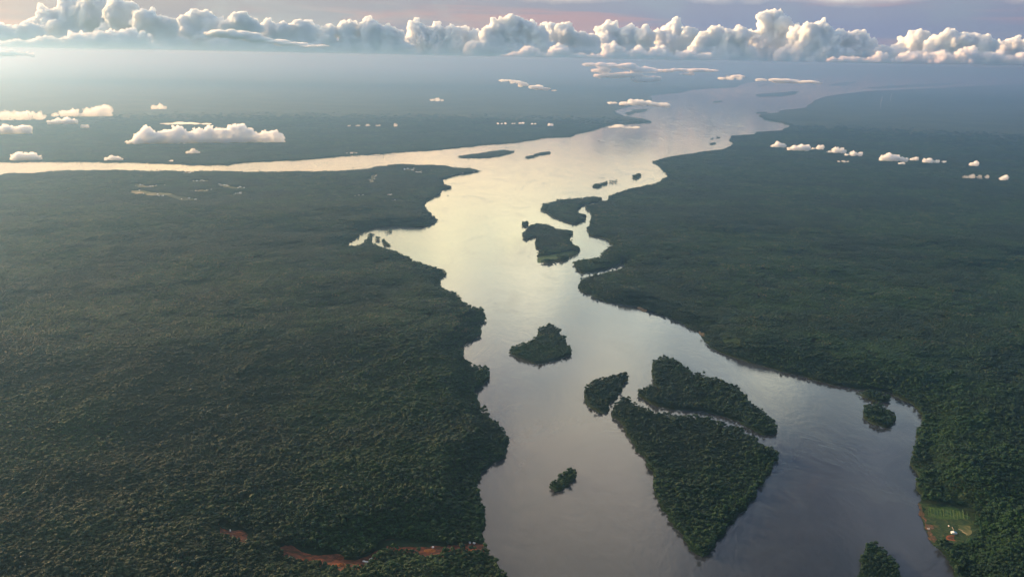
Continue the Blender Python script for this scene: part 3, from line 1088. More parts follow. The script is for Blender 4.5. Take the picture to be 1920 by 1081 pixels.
def cloud_mat(name, soft, wisp, alb=0.95):
    mt, N, L, o = new_mat(name)
    g = N.new('ShaderNodeNewGeometry')
    df = N.new('ShaderNodeBsdfDiffuse')
    df.inputs['Color'].default_value = (alb, alb, alb * 1.01, 1)
    tr = N.new('ShaderNodeBsdfTranslucent')
    tr.inputs['Color'].default_value = (alb, alb * 0.98, alb * 0.96, 1)
    ms = N.new('ShaderNodeMixShader')
    ms.inputs[0].default_value = 0.45
    L.new(df.outputs[0], ms.inputs[1])
    L.new(tr.outputs[0], ms.inputs[2])
    # thin at the rim, where one looks through little of the cloud
    lw = N.new('ShaderNodeLayerWeight')
    lw.inputs['Blend'].default_value = 0.5
    tcn = N.new('ShaderNodeTexCoord')
    at_ = N.new('ShaderNodeAttribute')
    at_.attribute_name = 'tint'
    fac = mathn(N, L, 'SUBTRACT', 1.0, lw.outputs['Facing'])
    dens = mathn(N, L, 'DIVIDE', fac, soft, clamp=True)
    th = mathn(N, L, 'MULTIPLY', dens, mathn(N, L, 'SUBTRACT', 1.0, mathn(N, L, 'MULTIPLY', at_.outputs['Fac'], wisp), clamp=True))
    tp = N.new('ShaderNodeBsdfTransparent')
    m2 = N.new('ShaderNodeMixShader')
    L.new(th, m2.inputs[0])
    L.new(tp.outputs[0], m2.inputs[1])
    L.new(ms.outputs[0], m2.inputs[2])
    L.new(m2.outputs[0], o.inputs['Surface'])
    return mt


def cloud_vol(name, dens, g=0.05):
    mt, N, L, o = new_mat(name)
    v = N.new('ShaderNodeVolumeScatter')
    v.inputs['Density'].default_value = dens
    v.inputs['Anisotropy'].default_value = g
    v.inputs['Color'].default_value = (1, 0.993, 0.985, 1)  # warm tone of low sunlight put into the colour of white droplets
    L.new(v.outputs[0], o.inputs['Volume'])
    return mt


M_CLOUD = cloud_vol('cumulus_cloud', 0.016)
M_LOW = cloud_vol('small_cumulus', 0.09, 0.25)
M_WISP = cloud_vol('torn_cloud', 0.018, 0.3)
M_SHEET = cloud_vol('cloud_sheet', 0.035, 0.2)
M_VEIL = cloud_vol('stratus_strip', 0.0008, 0.3)


def pt(px, py, D):
    v = rays(px, py)
    return np.array([v[0], v[1], v[2]]) * D / math.hypot(v[0], v[1]) + np.array([0, 0, CAMZ])


def cloud(label, humps, base, D, mat=None, flat=1.0, group=None, seed=0, small=1.0, vox=1.5, amp=1.0, zmin=None, depth=1.0):
    """humps: (px, top row, half width in px); base: row of the flat underside at each hump, or one row"""
    mat = mat or M_CLOUD
    rnd = np.random.default_rng(seed + len(label) * 7)
    s = D / FPX
    S = []
    if mat is M_CLOUD:
        hl, hr = min(humps, key=lambda h: h[0]), max(humps, key=lambda h: h[0])
        for h_, sg in ((hl, -1), (hr, 1)):
            b_ = base(h_[0])
            humps = humps + [(h_[0] + sg * h_[2] * 1.0, h_[1] + (b_ - h_[1]) * 0.48, h_[2] * 0.7), (h_[0] + sg * h_[2] * 1.75, h_[1] + (b_ - h_[1]) * 0.74, h_[2] * 0.5)]
    for h in humps:
        px, ty_, hw = h[:3]
        by_ = base(px) if callable(base) else base
        Rr = hw * s
        top, bot = pt(px, ty_, D), pt(px, by_, D)
        tall = top[2] - bot[2]
        Rr = min(Rr, max(tall * 0.62, Rr * 0.45))
        fwd = np.array([top[0], top[1], 0]) / math.hypot(top[0], top[1])
        side = np.array([fwd[1], -fwd[0], 0])
        z = top[2] - Rr * 1.12
        prim = []
        k = 0
        while True:
            zz = max(z, bot[2] + Rr * 0.35)
            c = np.array([top[0], top[1], zz]) + side * rnd.normal(0, 0.14) * Rr * (k > 0) + fwd * rnd.uniform(-0.3, 0.9) * Rr * depth
            rr = Rr * rnd.uniform(0.85, 1.12) if k else Rr
            prim.append((c, rr))
            if z <= bot[2] + Rr * 0.35 or k > 6:
                break
            z -= Rr * 0.95
            k += 1
        wide = max(hw * s, Rr)
        if wide > Rr * 1.2:
            for u in np.arange(-wide + Rr, wide - Rr + 1, Rr * 0.7):
                prim.append((np.array([top[0], top[1], bot[2] + Rr * rnd.uniform(.35, .6)]) + side * u, Rr * rnd.uniform(.6, .9)))
        for c, rr in list(prim):
            S.append((c, rr))
            for _ in range(int(13 * small)):
                d = rnd.normal(0, 1, 3)
                d[2] = abs(d[2]) * 0.9 - 0.15
                d /= np.linalg.norm(d)
                q = rr * rnd.uniform(0.20, 0.44)
                c2 = c + d * rr * rnd.uniform(.72, .92)
                S.append((c2, q))
                for _ in range(2):
                    e = d + rnd.normal(0, .6, 3)
                    e /= np.linalg.norm(e)
                    S.append((c2 + e * q * .85, q * rnd.uniform(.35, .55)))
    xs_ = [h[0] for h in humps]
    if mat is M_CLOUD:
        k = min(xs_)
        while k < max(xs_):
            hh = (base(k) - float(np.mean([h[1] for h in humps]))) * 0.30
            b_ = pt(k, base(k) - hh * rnd.uniform(.7, 1.2), D)
            fw = np.array([b_[0], b_[1], 0]) / math.hypot(b_[0], b_[1])
            S.append((b_ - fw * rnd.uniform(-.3, .6) * hh * s, hh * s * rnd.uniform(.8, 1.15)))
            k += hh * .55
    return cloud_finish(label, S, D, mat, group, vox, amp, zmin, float(np.median([h[2] for h in humps])),
                        (pt(humps[0][0], base(humps[0][0]) if callable(base) else base, D)[2]), flat)


def cloud_finish(label, S, D, mat, group, vox, amp, zmin, hw_px, zb, flat=1.0, level=True):
    s = D / FPX
    V, F, n = [], [], 0
    for q in S:
        c, rr = q[0], q[1]
        V.append(ICO1[0] * np.asarray(rr) * np.array([1, 1, flat]) + c)
        F.append(ICO1[1] + n)
        n += len(ICO1[0])
    V, F = np.concatenate(V), np.concatenate(F)
    cen = V.mean(0)
    if zmin is not None:
        zb = max(zb, zmin)
    cen[2] = zb
    V = V - cen
    me0 = mesh_from('tmp', V, F, [])
    tmp = bpy.data.objects.new('tmp', me0)
    COL.objects.link(tmp)
    md = tmp.modifiers.new('r', 'REMESH')
    md.mode = 'VOXEL'
    md.voxel_size = s * vox
    dg = bpy.context.evaluated_depsgraph_get()
    ev = tmp.evaluated_get(dg)
    me1 = ev.to_mesh()
    nv = len(me1.vertices)
    co = np.zeros(nv * 3, np.float32)
    me1.vertices.foreach_get('co', co)
    no = np.zeros(nv * 3, np.float32)
    me1.vertices.foreach_get('normal', no)
    co, no = co.reshape(-1, 3).astype(float), no.reshape(-1, 3).astype(float)
    quads = np.array([tuple(p.vertices) for p in me1.polygons if len(p.vertices) == 4])
    ev.to_mesh_clear()
    bpy.data.objects.remove(tmp)
    bpy.data.meshes.remove(me0)
    hwm = hw_px * s
    hwm = max(hwm, s * 4)
    P0 = co + cen
    a1 = np.abs(2 * vnoise3(P0 / (hwm * .55), 5) - 1)
    a2 = np.abs(2 * vnoise3(P0 / (hwm * .26), 6) - 1)
    a3 = np.abs(2 * vnoise3(P0 / (hwm * .12), 7) - 1)
    co += no * ((a1 - .4) * .22 + (a2 - .4) * .17 + (a3 - .4) * .11)[:, None] * hwm * amp
    # level the underside with a little ragged relief
    rag = (vnoise3(P0 / (hwm * .5), 9) - 0.5) * hwm * (0.12 if mat is M_CLOUD else 0.55)
    if level:
        co[:, 2] = np.where(co[:, 2] < rag + abs(rag), rag + np.abs(rag) + 0.12 * (co[:, 2] - rag), co[:, 2])
    if level:
        co[:, 2] = np.maximum(co[:, 2], 0.0)
    ht = max(co[:, 2].max(), 1)
    t = vnoise3(P0 / (hwm * .5), 11) * .5 + vnoise3(P0 / (hwm * .2), 12) * .3 + vnoise3(P0 / (hwm * .08), 13) * .2
    tint = np.clip((t - 0.35) * 1.6, 0, 1) * (0.35 + 0.65 * (1 - smooth(0.05, 0.5, co[:, 2] / ht)))
    if mat is M_WISP:
        tint = smooth(0.38, 0.62, t)
    me = mesh_from('cloud', co, quads, [mat], True, tint)
    o = obj('cloud', me, None, label=label, category='cloud')
    if group:
        o['group'] = group
    o.location = tuple(cen)
    return o


def bl(px):      # foot of the bank
    return HOR_L + (HOR_R - HOR_L) * px / 1920.0 - 3.6


BANK = 'cumulus towers of the long cloud bank along the horizon'
ZM = HAZE_TOP + 15
bank = [
    ('low soft cloud mass at the left edge of the bank, spreading beyond the frame', [(-60, 42, 45), (-15, 36, 34), (22, 40, 30), (52, 34, 26)], 66000),
    ('broad blue-grey cloud mass whose top leaves the frame, at the left of the bank', [(82, 22, 28), (108, 4, 34), (140, -10, 38), (172, -14, 34), (200, 4, 26)], 70000),
    ('cauliflower head just right of the cloud mass that leaves the frame', [(222, -6, 26), (247, 20, 20), (232, 42, 18)], 66000),
    ('smooth rounded blue-white cloud head in the left third of the bank', [(272, 15, 24), (294, 24, 20), (316, 32, 17)], 63000),
    ('low grey lumpy cloud before the left cloud mass', [(95, 66, 34), (140, 58, 28), (190, 54, 26), (228, 50, 28), (262, 60, 22), (40, 72, 30)], 58000),
    ('cloud head directly above the bright white lens cloud', [(345, 24, 16), (374, 14, 25), (402, 27, 20)], 66000),
    ('cloud head with a pointed top just right of the one above the lens cloud', [(428, 34, 18), (451, 18, 20), (472, 32, 18)], 64000),
    ('paired cream cloud heads right of the pointed-topped one', [(503, 34, 20), (530, 38, 15), (562, 31, 22), (590, 44, 17)], 65000),
    ('low cream cloud heads in the bank above the thin bright streak', [(618, 42, 16), (650, 35, 20), (693, 30, 22), (725, 44, 19), (745, 52, 15)], 64000),
    ('two-humped cream cloud left of the centre peak of the bank', [(783, 37, 21), (817, 42, 20), (857, 45, 21), (890, 52, 17)], 66000),
    ('cream cloud with the slim peak near the middle of the bank', [(915, 46, 17), (935, 34, 19), (965, 24, 17), (988, 33, 19), (1012, 46, 15)], 63000),
    ('broad cream cloud just right of the slim middle peak', [(1033, 37, 18), (1058, 40, 20), (1090, 55, 17), (1112, 60, 15)], 65000),
    ('domed cream and grey cloud in the right middle of the bank', [(1140, 39, 21), (1180, 43, 25), (1210, 47, 20)], 67000),
    ('tall round-shouldered pink cloud next to the domed cream and grey one', [(1238, 52, 15), (1265, 35, 24), (1295, 47, 18)], 69000),
    ('low front clouds below the pink heads of the bank', [(1150, 78, 26), (1195, 86, 24), (1240, 82, 26), (1290, 90, 28), (1050, 80, 26), (990, 84, 24)], 56000),
    ('peach cloud of even humps left of the tallest leaning tower', [(1318, 60, 18), (1343, 44, 21), (1368, 54, 17), (1390, 47, 18)], 62000),
    ('tallest leaning peach tower of the whole bank', [(1413, 56, 17), (1436, 20, 14), (1452, 13, 16), (1468, 26, 17), (1484, 40, 18), (1437, 60, 22)], 64000),
    ('massive peach cloud with a high round top right of the leaning tower', [(1500, 44, 20), (1522, 38, 20), (1541, 33, 20), (1556, 52, 22), (1512, 72, 24)], 61000),
    ('lower peach cloud sloping down to the gap in the right of the bank', [(1575, 51, 17), (1610, 52, 20), (1632, 70, 19), (1655, 80, 22), (1684, 82, 22)], 63000),
    ('slim peach tower right of the gap in the bank', [(1700, 66, 14), (1721, 52, 19), (1742, 70, 15)], 66000),
    ('big orange-tinted cloud with two heads in the right of the bank', [(1755, 63, 18), (1785, 51, 22), (1808, 60, 16), (1829, 56, 22), (1850, 66, 18)], 62000),
    ('low orange clouds in front of the right end of the bank', [(1600, 104, 26), (1650, 98, 26), (1705, 92, 26), (1760, 92, 30), (1815, 90, 28), (1868, 94, 28), (1920, 98, 30)], 56000),
    ('last peach cloud of the bank, running out of the right edge', [(1880, 76, 18), (1902, 65, 18), (1932, 72, 20), (1965, 80, 24)], 64000),
]
for i, (lab, hs, D) in enumerate(bank):
    cloud(lab, hs, bl, D, M_CLOUD, group=BANK, seed=i, vox=1.55, zmin=ZM)


def low(label, humps, base, zb, mat=None, group=None, seed=0, **kw):
    kw.setdefault('amp', 1.7)
    """cloud below the camera: distance from the row of its base at height zb"""
    cxm = float(np.mean([h[0] for h in humps]))
    g = at(cxm, base, zb)
    D = float(np.hypot(*g))
    if 'vox' not in kw:
        kw['vox'] = 1.3
    return cloud(label, humps, base, D, mat or M_LOW, group=group, seed=seed, **kw)


def sheet_cloud(label, blobs, zb, mat=None, group=None, seed=0, vox=1.0, D=None, amp=1.0):
    """flat torn layer cloud: blobs (px, py, half width px, half height px) all lying at about height zb"""
    rnd = np.random.default_rng(seed)
    pm = np.mean([(b[0], b[1]) for b in blobs], 0)
    D = D or float(np.hypot(*at(pm[0], pm[1], zb)))
    s = D / FPX
    S = []
    for px, py, hw, hh in blobs:
        for k in range(7):
            u = rnd.uniform(-.8, .8)
            c = pt(px + u * hw, py + rnd.uniform(-.45, .45) * hh * (1 - abs(u)), D + rnd.uniform(-.6, .6) * hw * s)
            r = hw * s * rnd.uniform(.35, .70)
            S.append((c, (r, r, hh * s * rnd.uniform(.45, .85))))
    hh = float(np.mean([b[3] for b in blobs]))
    return cloud_finish(label, S, D, mat or M_WISP, group, vox, amp, None, hh * 1.3, float(np.min([c[0][2] for c in S])), 1.0, False)


LOWG = 'small sunlit clouds floating low over the land'
low('largest bright cream cloud floating over the land beyond the left channel', [(243, 262, 9), (258, 248, 10), (276, 236, 13), (300, 243, 11), (318, 240, 12), (335, 234, 12), (355, 243, 12), (372, 239, 11),
    (390, 234, 12), (404, 240, 10), (420, 238, 10), (436, 231, 12), (452, 230, 11), (466, 238, 10), (482, 247, 9), (497, 244, 8), (513, 242, 8), (526, 247, 6)], 270, 850, group=LOWG, seed=3)
low('rounded white cloud at the left edge just above the bright channel', [(24, 291, 7), (34, 283, 9), (47, 286, 8), (58, 284, 8), (72, 291, 9)], 301, 800, group=LOWG, seed=4)
low('small white cloud on the far shore below the largest cream cloud', [(199, 294, 6), (209, 290, 6), (219, 291, 6), (228, 296, 5)], 301, 750, group=LOWG, seed=5)
low('small solitary cream cloud beneath the largest cream cloud', [(353, 282, 6), (362, 278, 6), (370, 281, 5)], 288, 780, group=LOWG, seed=6)
low('tiny white puff over the far shore beside the small white cloud', [(318, 300, 4), (322, 299, 4)], 303, 700, group=LOWG, seed=7)
low('yellow cloud at the left edge, upper one of the two there', [(-12, 206, 14), (10, 206, 15), (35, 205, 14), (55, 206, 13), (72, 209, 8)], 226, 950, M_WISP, group=LOWG, seed=8, vox=1.2)
low('yellow cloud at the left edge, lower one of the two there', [(-6, 236, 12), (10, 230, 9), (20, 236, 10), (40, 232, 9), (52, 234, 7)], 252, 900, group=LOWG, seed=9)
low('torn yellow cloud with a flag of wisps right of the left edge pair', [(103, 210, 8), (120, 204, 10), (137, 202, 11), (150, 210, 8), (165, 202, 9), (182, 196, 11), (196, 194, 9), (203, 198, 7)], 219, 950, M_WISP, group=LOWG, seed=10, vox=1.1)
low('flat yellow cloud just below the torn one with wisps', [(95, 224, 8), (108, 220, 9), (125, 218, 10), (138, 222, 7)], 233, 930, group=LOWG, seed=11)
low('tiny round yellow cloud right of the flat yellow one', [(154, 233, 5), (162, 233, 6)], 240, 900, group=LOWG, seed=12)
low('faint tuft of cloud high over the plain above the largest cream cloud', [(288, 196, 7), (300, 193, 6), (308, 198, 5)], 205, 1000, M_WISP, group=LOWG, seed=13, vox=1.1)
low('peach cloud strip at the left edge on the horizon line', [(0, 93, 13), (20, 92, 14), (38, 97, 12), (55, 99, 10)], 106, 1400, group=LOWG, seed=15, flat=.8)
low('tiny pink puff alone over the middle of the plain', [(810, 184, 5), (820, 182, 6), (829, 185, 4)], 190, 1100, M_WISP, group=LOWG, seed=17, vox=1.0)
low('small pale cloud left of the long thin peach cloud over the far river', [(1355, 145, 8), (1370, 142, 9), (1387, 143, 7)], 150, 1350, M_WISP, group=LOWG, seed=23, vox=1.0)
sheet_cloud('pink cloud streak slanting down over the plain in the centre', [(948, 151, 11, 3), (966, 154, 9, 4), (980, 159, 10, 5), (1000, 163, 14, 5), (1022, 167, 13, 3), (1040, 170, 8, 2)], 1250, M_SHEET, LOWG, 16)
sheet_cloud('large bright peach cloud sheet above the far left headland', [(1112, 121, 16, 4), (1140, 122, 22, 6), (1165, 125, 25, 7), (1195, 130, 25, 7), (1222, 133, 20, 5), (1130, 132, 18, 5), (1165, 141, 28, 6), (1205, 148, 24, 7), (1230, 146, 10, 4), (1120, 143, 14, 5)], 1330, M_SHEET, LOWG, 18)
sheet_cloud('thin peach cloud tail right of the large peach sheet', [(1250, 133, 14, 3), (1275, 131, 16, 4), (1305, 132, 22, 4), (1332, 133, 14, 3), (1290, 139, 14, 3)], 1400, M_SHEET, LOWG, 19)
sheet_cloud('ragged cream cloud hovering over the far bay and its island', [(1150, 193, 10, 3), (1170, 195, 12, 5), (1192, 192, 14, 7), (1212, 193, 12, 7), (1232, 196, 14, 5), (1252, 197, 9, 5)], 1100, M_SHEET, LOWG, 20)
sheet_cloud('faint flat cloud patch on the water below the left headland', [(1148, 238, 10, 3), (1165, 236, 12, 4), (1184, 239, 12, 3)], 900, M_WISP, None, 21)
sheet_cloud('long thin bright peach cloud over the far end of the river', [(1425, 150, 12, 3), (1450, 151, 20, 4), (1480, 152, 22, 5), (1510, 154, 20, 4), (1532, 156, 8, 2)], 1330, M_SHEET, LOWG, 22)
sheet_cloud('small pale cloud left of the long thin peach cloud over the far river', [(1362, 147, 12, 3), (1382, 144, 12, 4)], 1350, M_SHEET, LOWG, 23)
sheet_cloud('bright white lens of cloud hanging before the left part of the bank', [(395, 63, 15, 4), (425, 63, 26, 8), (455, 67, 28, 9), (485, 74, 24, 7), (515, 79, 24, 5), (550, 83, 28, 5), (585, 87, 22, 3)], 1800, M_SHEET, None, 24, 1.0, 40000, .9)
sheet_cloud('thin bright streak of cloud under the middle-left of the bank', [(735, 98, 10, 2), (765, 96, 18, 4), (795, 96, 14, 3)], 1480, M_SHEET, None, 25)
sheet_cloud('thin pinkish veil of cloud just above the largest cream cloud', [(315, 232, 14, 2), (345, 231, 18, 3), (380, 232, 20, 2)], 1000, M_WISP, None, 14)
rowc = [('leftmost', [(934, 229, 3), (941, 230, 3), (948, 229, 3)], 233), ('second', [(961, 230, 3), (965, 230, 3)], 232.5), ('brightest', [(975, 229, 4), (981, 228.5, 4)], 232.5),
        ('fourth', [(998, 230, 3), (1004, 230, 3)], 233.5), ('rightmost', [(1030, 230, 3), (1035, 231, 3)], 236)]
for i, (w_, hs, b) in enumerate(rowc):
    low(w_ + ' puff in the row of tiny clouds over the plain left of the headland', hs, b, 800, group='row of tiny clouds over the plain', seed=30 + i, vox=1.0)
RR = [
    ('leftmost round puff of the cloud row over the right bank', [(1450, 270, 5), (1460, 265, 7), (1469, 268, 5)], 276),
    ('second and widest cream cloud of the row over the right bank', [(1480, 276, 5), (1490, 271, 7), (1503, 269, 8), (1514, 270, 6)], 282),
    ('small ragged cloud right of the widest one in the row over the right bank', [(1525, 276, 5), (1535, 272, 5), (1542, 271, 4)], 280),
    ('cream cloud in the middle of the left half of the row over the right bank', [(1556, 281, 5), (1567, 275, 7), (1580, 277, 7)], 286.5),
    ('flat-bottomed cloud ending the left half of the row over the right bank', [(1589, 287, 5), (1600, 282, 7), (1614, 284, 7)], 292),
    ('thin cloud strip beneath the left half of the row over the right bank', [(1573, 301, 4), (1583, 300, 5), (1590, 301, 3)], 304),
    ('tallest bright cloud starting the right half of the row over the right bank', [(1656, 290, 6), (1668, 285, 8), (1680, 289, 7), (1692, 294, 6), (1700, 295, 4)], 301.5),
    ('tiny puff under the tallest bright cloud of the row over the right bank', [(1687, 304, 4), (1694, 303, 4)], 308),
    ('small round cloud right of the tallest bright one over the right bank', [(1711, 295, 5), (1719, 293, 5)], 301),
    ('long ragged cloud with a fading tail over the right bank', [(1734, 297, 5), (1744, 295, 6), (1757, 299, 6), (1770, 301, 5)], 305),
    ('solitary puff far right of the row over the right bank', [(1822, 304, 5), (1831, 301, 5)], 311),
    ('faint ragged cloud lowest at the right over the right bank', [(1812, 328, 6), (1824, 325, 6), (1838, 327, 6), (1852, 327, 5)], 334),
    ('puff nearest the right edge of the photo over the right bank', [(1880, 330, 5), (1887, 327, 5)], 338),
]
for i, (lab, hs, b) in enumerate(RR):
    low(lab, hs, b, 780, group='row of small clouds over the right bank', seed=50 + i, mat=M_WISP if 'faint' in lab else M_LOW, vox=1.0)
low('very thin chain of wisps over the plain far left of the tiny cloud row', [(655, 234, 5), (672, 233, 6), (690, 233, 7), (710, 234, 6), (742, 231, 5)], 237, 800, M_WISP, seed=70, vox=1.0)
low('small pale wisp over the far shore near the row of islets', [(650, 285, 4), (660, 284, 5), (668, 285, 4)], 288, 500, M_WISP, seed=71, vox=1.0)


# ------------------------------------------------------------------ small man-made things
M_WHITE = simple('white_paint', (0.8, 0.8, 0.78), 0.5, 0.4, 0.08, 0.3)
M_TIN = simple('pale_tin', (0.62, 0.66, 0.66), 0.4, 0.5, 0.15, 0.3)
M_BLUE = simple('blue_tin', (0.08, 0.36, 0.55), 0.4, 0.5, 0.15, 0.3)
M_RUST = simple('rusty_tin', (0.36, 0.22, 0.15), 0.6, 0.3, 0.3, 0.3)
M_WOOD = simple('pale_timber', (0.42, 0.34, 0.24), 0.8, 0.2, 0.3, 0.5)
M_DARK = simple('dark_glass', (0.03, 0.035, 0.04), 0.2, 0.5, 0.1, 1.0)
M_HULL = simple('dark_hull', (0.06, 0.05, 0.05), 0.5, 0.4, 0.2, 0.5)
M_RUB = simple('rubber', (0.03, 0.03, 0.03), 0.8, 0.2, 0.1, 1.0)
M_YEL = simple('machine_yellow', (0.55, 0.33, 0.04), 0.5, 0.4, 0.15, 0.5)


def boxm(name, x0, x1, y0, y1, z0, z1, mat, taper=0.0):
    t = taper
    V = [(x0, y0, z0), (x1, y0, z0), (x1, y1, z0), (x0, y1, z0), (x0 + t, y0 + t, z1), (x1 - t, y0 + t, z1), (x1 - t, y1 - t, z1), (x0 + t, y1 - t, z1)]
    F = [(0, 3, 2, 1), (4, 5, 6, 7), (0, 1, 5, 4), (1, 2, 6, 5), (2, 3, 7, 6), (3, 0, 4, 7)]
    return mesh_from(name, V, F, [mat])


def empty(name, x, y, z, rz, label, cat, group=None):
    e = bpy.data.objects.new(name, None)
    COL.objects.link(e)
    e.location = (x, y, z)
    e.rotation_euler = (0, 0, rz)
    e['label'] = label
    e['category'] = cat
    if group:
        e['group'] = group
    return e


def slope_mesh(name, L_, W, z0, z1, sgn, mat, th=0.25, ov=0.6):
    """one roof slope, ridge along y"""
    a, b = sgn * (W / 2 + ov), sgn * 0.02
    zo = z0 - ov * (z1 - z0) / (W / 2)
    V = [(a, -L_ / 2 - ov, zo), (a, L_ / 2 + ov, zo), (b, L_ / 2 + ov, z1), (b, -L_ / 2 - ov, z1)]
    V += [(x, y, z + th) for x, y, z in V]
    F = [(0, 1, 2, 3), (7, 6, 5, 4), (0, 4, 5, 1), (1, 5, 6, 2), (2, 6, 7, 3), (3, 7, 4, 0)]
    return mesh_from(name, V, F, [mat])


def house(x, y, z, rz, L_, W, h, rh, m1, m2, wallm, label, cat='house', group=None, windows=True):
    e = empty('house', x, y, z, rz, label, cat, group)
    V = [(-W / 2, -L_ / 2, 0), (W / 2, -L_ / 2, 0), (W / 2, L_ / 2, 0), (-W / 2, L_ / 2, 0), (-W / 2, -L_ / 2, h), (W / 2, -L_ / 2, h), (W / 2, L_ / 2, h), (-W / 2, L_ / 2, h), (0, -L_ / 2, h + rh), (0, L_ / 2, h + rh)]
    me = bpy.data.meshes.new('wall')
    me.from_pydata(V, [], [(0, 1, 5, 8, 4), (2, 3, 7, 9, 6), (1, 2, 6, 5), (3, 0, 4, 7), (0, 3, 2, 1)])
    me.materials.append(wallm)
    obj('wall', me, e)
    obj('roof', slope_mesh('roof', L_, W, h + 0.05, h + rh + 0.05, -1, m1), e)
    obj('roof', slope_mesh('roof', L_, W, h + 0.05, h + rh + 0.05, 1, m2), e)
    if windows:
        obj('door', boxm('door', W / 2 - .05, W / 2 + .08, -.6, .6, 0, 2.1, M_DARK), e)
        for yy in (-L_ * .3, L_ * .3):
            obj('window', boxm('window', W / 2 - .05, W / 2 + .06, yy - .6, yy + .6, 1.0, 2.1, M_DARK), e)
            obj('window', boxm('window', -W / 2 - .06, -W / 2 + .05, yy - .6, yy + .6, 1.0, 2.1, M_DARK), e)
    return e


def g1(px, py):
    p = at(px, py, 1.9)
    return float(p[0]), float(p[1]), float(height(p[0], p[1])) + 0.2


# farm in the clearing on the right bank
x, y, z = g1(1788.5, 999)
house(x, y, z, R(-8), 11.5, 19, 3.6, 3.2, M_TIN, M_BLUE, M_WHITE, 'farm house with blue roof, sunlight painted white on its left slope, in the clearing')  # pale tin paints sunlight onto the sunward slope of the blue roof
x, y, z = g1(1779, 986)
house(x, y, z, R(20), 4, 4, 2.4, 1.0, M_WHITE, M_TIN, M_WOOD, 'tiny white hut behind the farm house with the blue roof', 'hut', None, False)


def hull_mesh(name, L_, W, h, mat):
    st = [(-.5, .78, 0.0), (-.3, 1, 0), (.15, 1, 0), (.35, .75, .1), (.5, .04, .35)]
    V, F = [], []
    for i, (u, w_, r) in enumerate(st):
        V += [(-W / 2 * w_, u * L_, h * (1 + r)), (-W / 2 * w_ * .6, u * L_, -.3 + r * h), (W / 2 * w_ * .6, u * L_, -.3 + r * h), (W / 2 * w_, u * L_, h * (1 + r))]
        if i:
            b = 4 * (i - 1)
            for k in range(3):
                F.append((b + k, b + k + 1, b + k + 5, b + k + 4))
            F.append((b + 3, b, b + 4, b + 7))
    F += [(0, 3, 2, 1), (16, 17, 18, 19)]
    return mesh_from(name, V, F, [mat])


def boat(px, py, L_, W, rz, label, hullm, cabm, zadd=0.0, cargo=False, name='boat', cat='boat', pos=None):
    if pos is None:
        p = at(px, py, 0.5)
        pos = (float(p[0]), float(p[1]), 0.05)
    e = empty(name, pos[0], pos[1], pos[2] + zadd, rz, label, cat, 'boats on the river' if zadd == 0 else None)
    h = W * .32
    obj('hull', hull_mesh('hull', L_, W, h, hullm), e)
    c = obj('cabin', boxm('cabin', -W * .33, W * .33, -L_ * .38, -L_ * .12, h, h + W * .55, cabm, .1), e)
    obj('window', boxm('window', -W * .30, W * .30, -L_ * .12, -L_ * .12 + .12, h + W * .28, h + W * .42, M_DARK), c)
    obj('roof', boxm('roof', -W * .38, W * .38, -L_ * .40, -L_ * .09, h + W * .55, h + W * .6, M_WHITE), c)
    if cargo:
        obj('hold_cover', boxm('hold_cover', -W * .34, W * .34, -L_ * .05, L_ * .28, h, h + W * .18, M_RUST, .2), e)
        v, f = tube([(0, L_ * .32, h), (0, L_ * .32, h + W * .9)], [.25, .12])
        obj('mast', mesh_from('mast', v, f, [M_HULL]), e)
    return e


x, y, z = g1(1741, 991)
boat(0, 0, 8.5, 3.4, R(60), 'small white boat pulled up on the red bank by the clearing', M_WHITE, M_WHITE, 0.3, pos=(x, y, z))
boat(967, 355, 26, 9, R(25), 'dark vessel alone in mid river off the left bank jetty', M_HULL, M_TIN, cargo=True)
boat(840, 366.5, 26, 9, R(-40), 'dark vessel close inshore below the jetty of the left bank', M_HULL, M_TIN, cargo=True)
boat(1108, 266, 34, 11, R(10), 'leftmost of the three ships anchored far up the river', M_HULL, M_TIN, cargo=True)
boat(1123, 264.5, 42, 13, R(70), 'middle and widest of the three ships anchored far up the river', M_HULL, M_TIN, cargo=True)
boat(1155, 263.5, 34, 11, R(0), 'rightmost of the three ships anchored far up the river', M_HULL, M_TIN, cargo=True)
boat(1037.5, 607, 12, 3.6, R(-25), 'small dark motor boat just north of the boot-shaped island', M_HULL, M_TIN)

# felled logs and lumber around the farm
for (pa, pb, lab) in [((1804, 996), (1814, 1001), 'pale felled log lying east of the farm house, its southern end by the pasture edge'),
                      ((1797, 991), (1806, 995), 'pale felled log lying just northeast of the farm house'),
                      ((1785, 987), (1788, 993), 'short pale plank walk leading to the farm house'),
                      ((1738, 988), (1751, 989.5), 'straight pale log lying above the white boat on the red bank')]:
    a, b = g1(*pa), g1(*pb)
    v, f = tube([(0, 0, .3), (b[0] - a[0], b[1] - a[1], .3)], [.7, .55], 7)
    V = []
    dx, dy = b[0] - a[0], b[1] - a[1]
    ln = math.hypot(dx, dy)
    for i, (q, r) in enumerate((((0, 0), .8), ((dx * .5, dy * .5), .75), ((dx, dy), .6))):
        for s in range(8):
            an = s * math.pi / 4
            V.append((q[0] - dy / ln * r * math.cos(an), q[1] + dx / ln * r * math.cos(an), .6 + r * math.sin(an)))
    F = [(i * 8 + s, i * 8 + (s + 1) % 8, (i + 1) * 8 + (s + 1) % 8, (i + 1) * 8 + s) for i in range(2) for s in range(8)]
    o_ = obj('log' if 'log' in lab else 'plank_walk', mesh_from('log', V, F, [M_WOOD]), None, label=lab, category='log' if 'log' in lab else 'walkway')
    o_.location = a

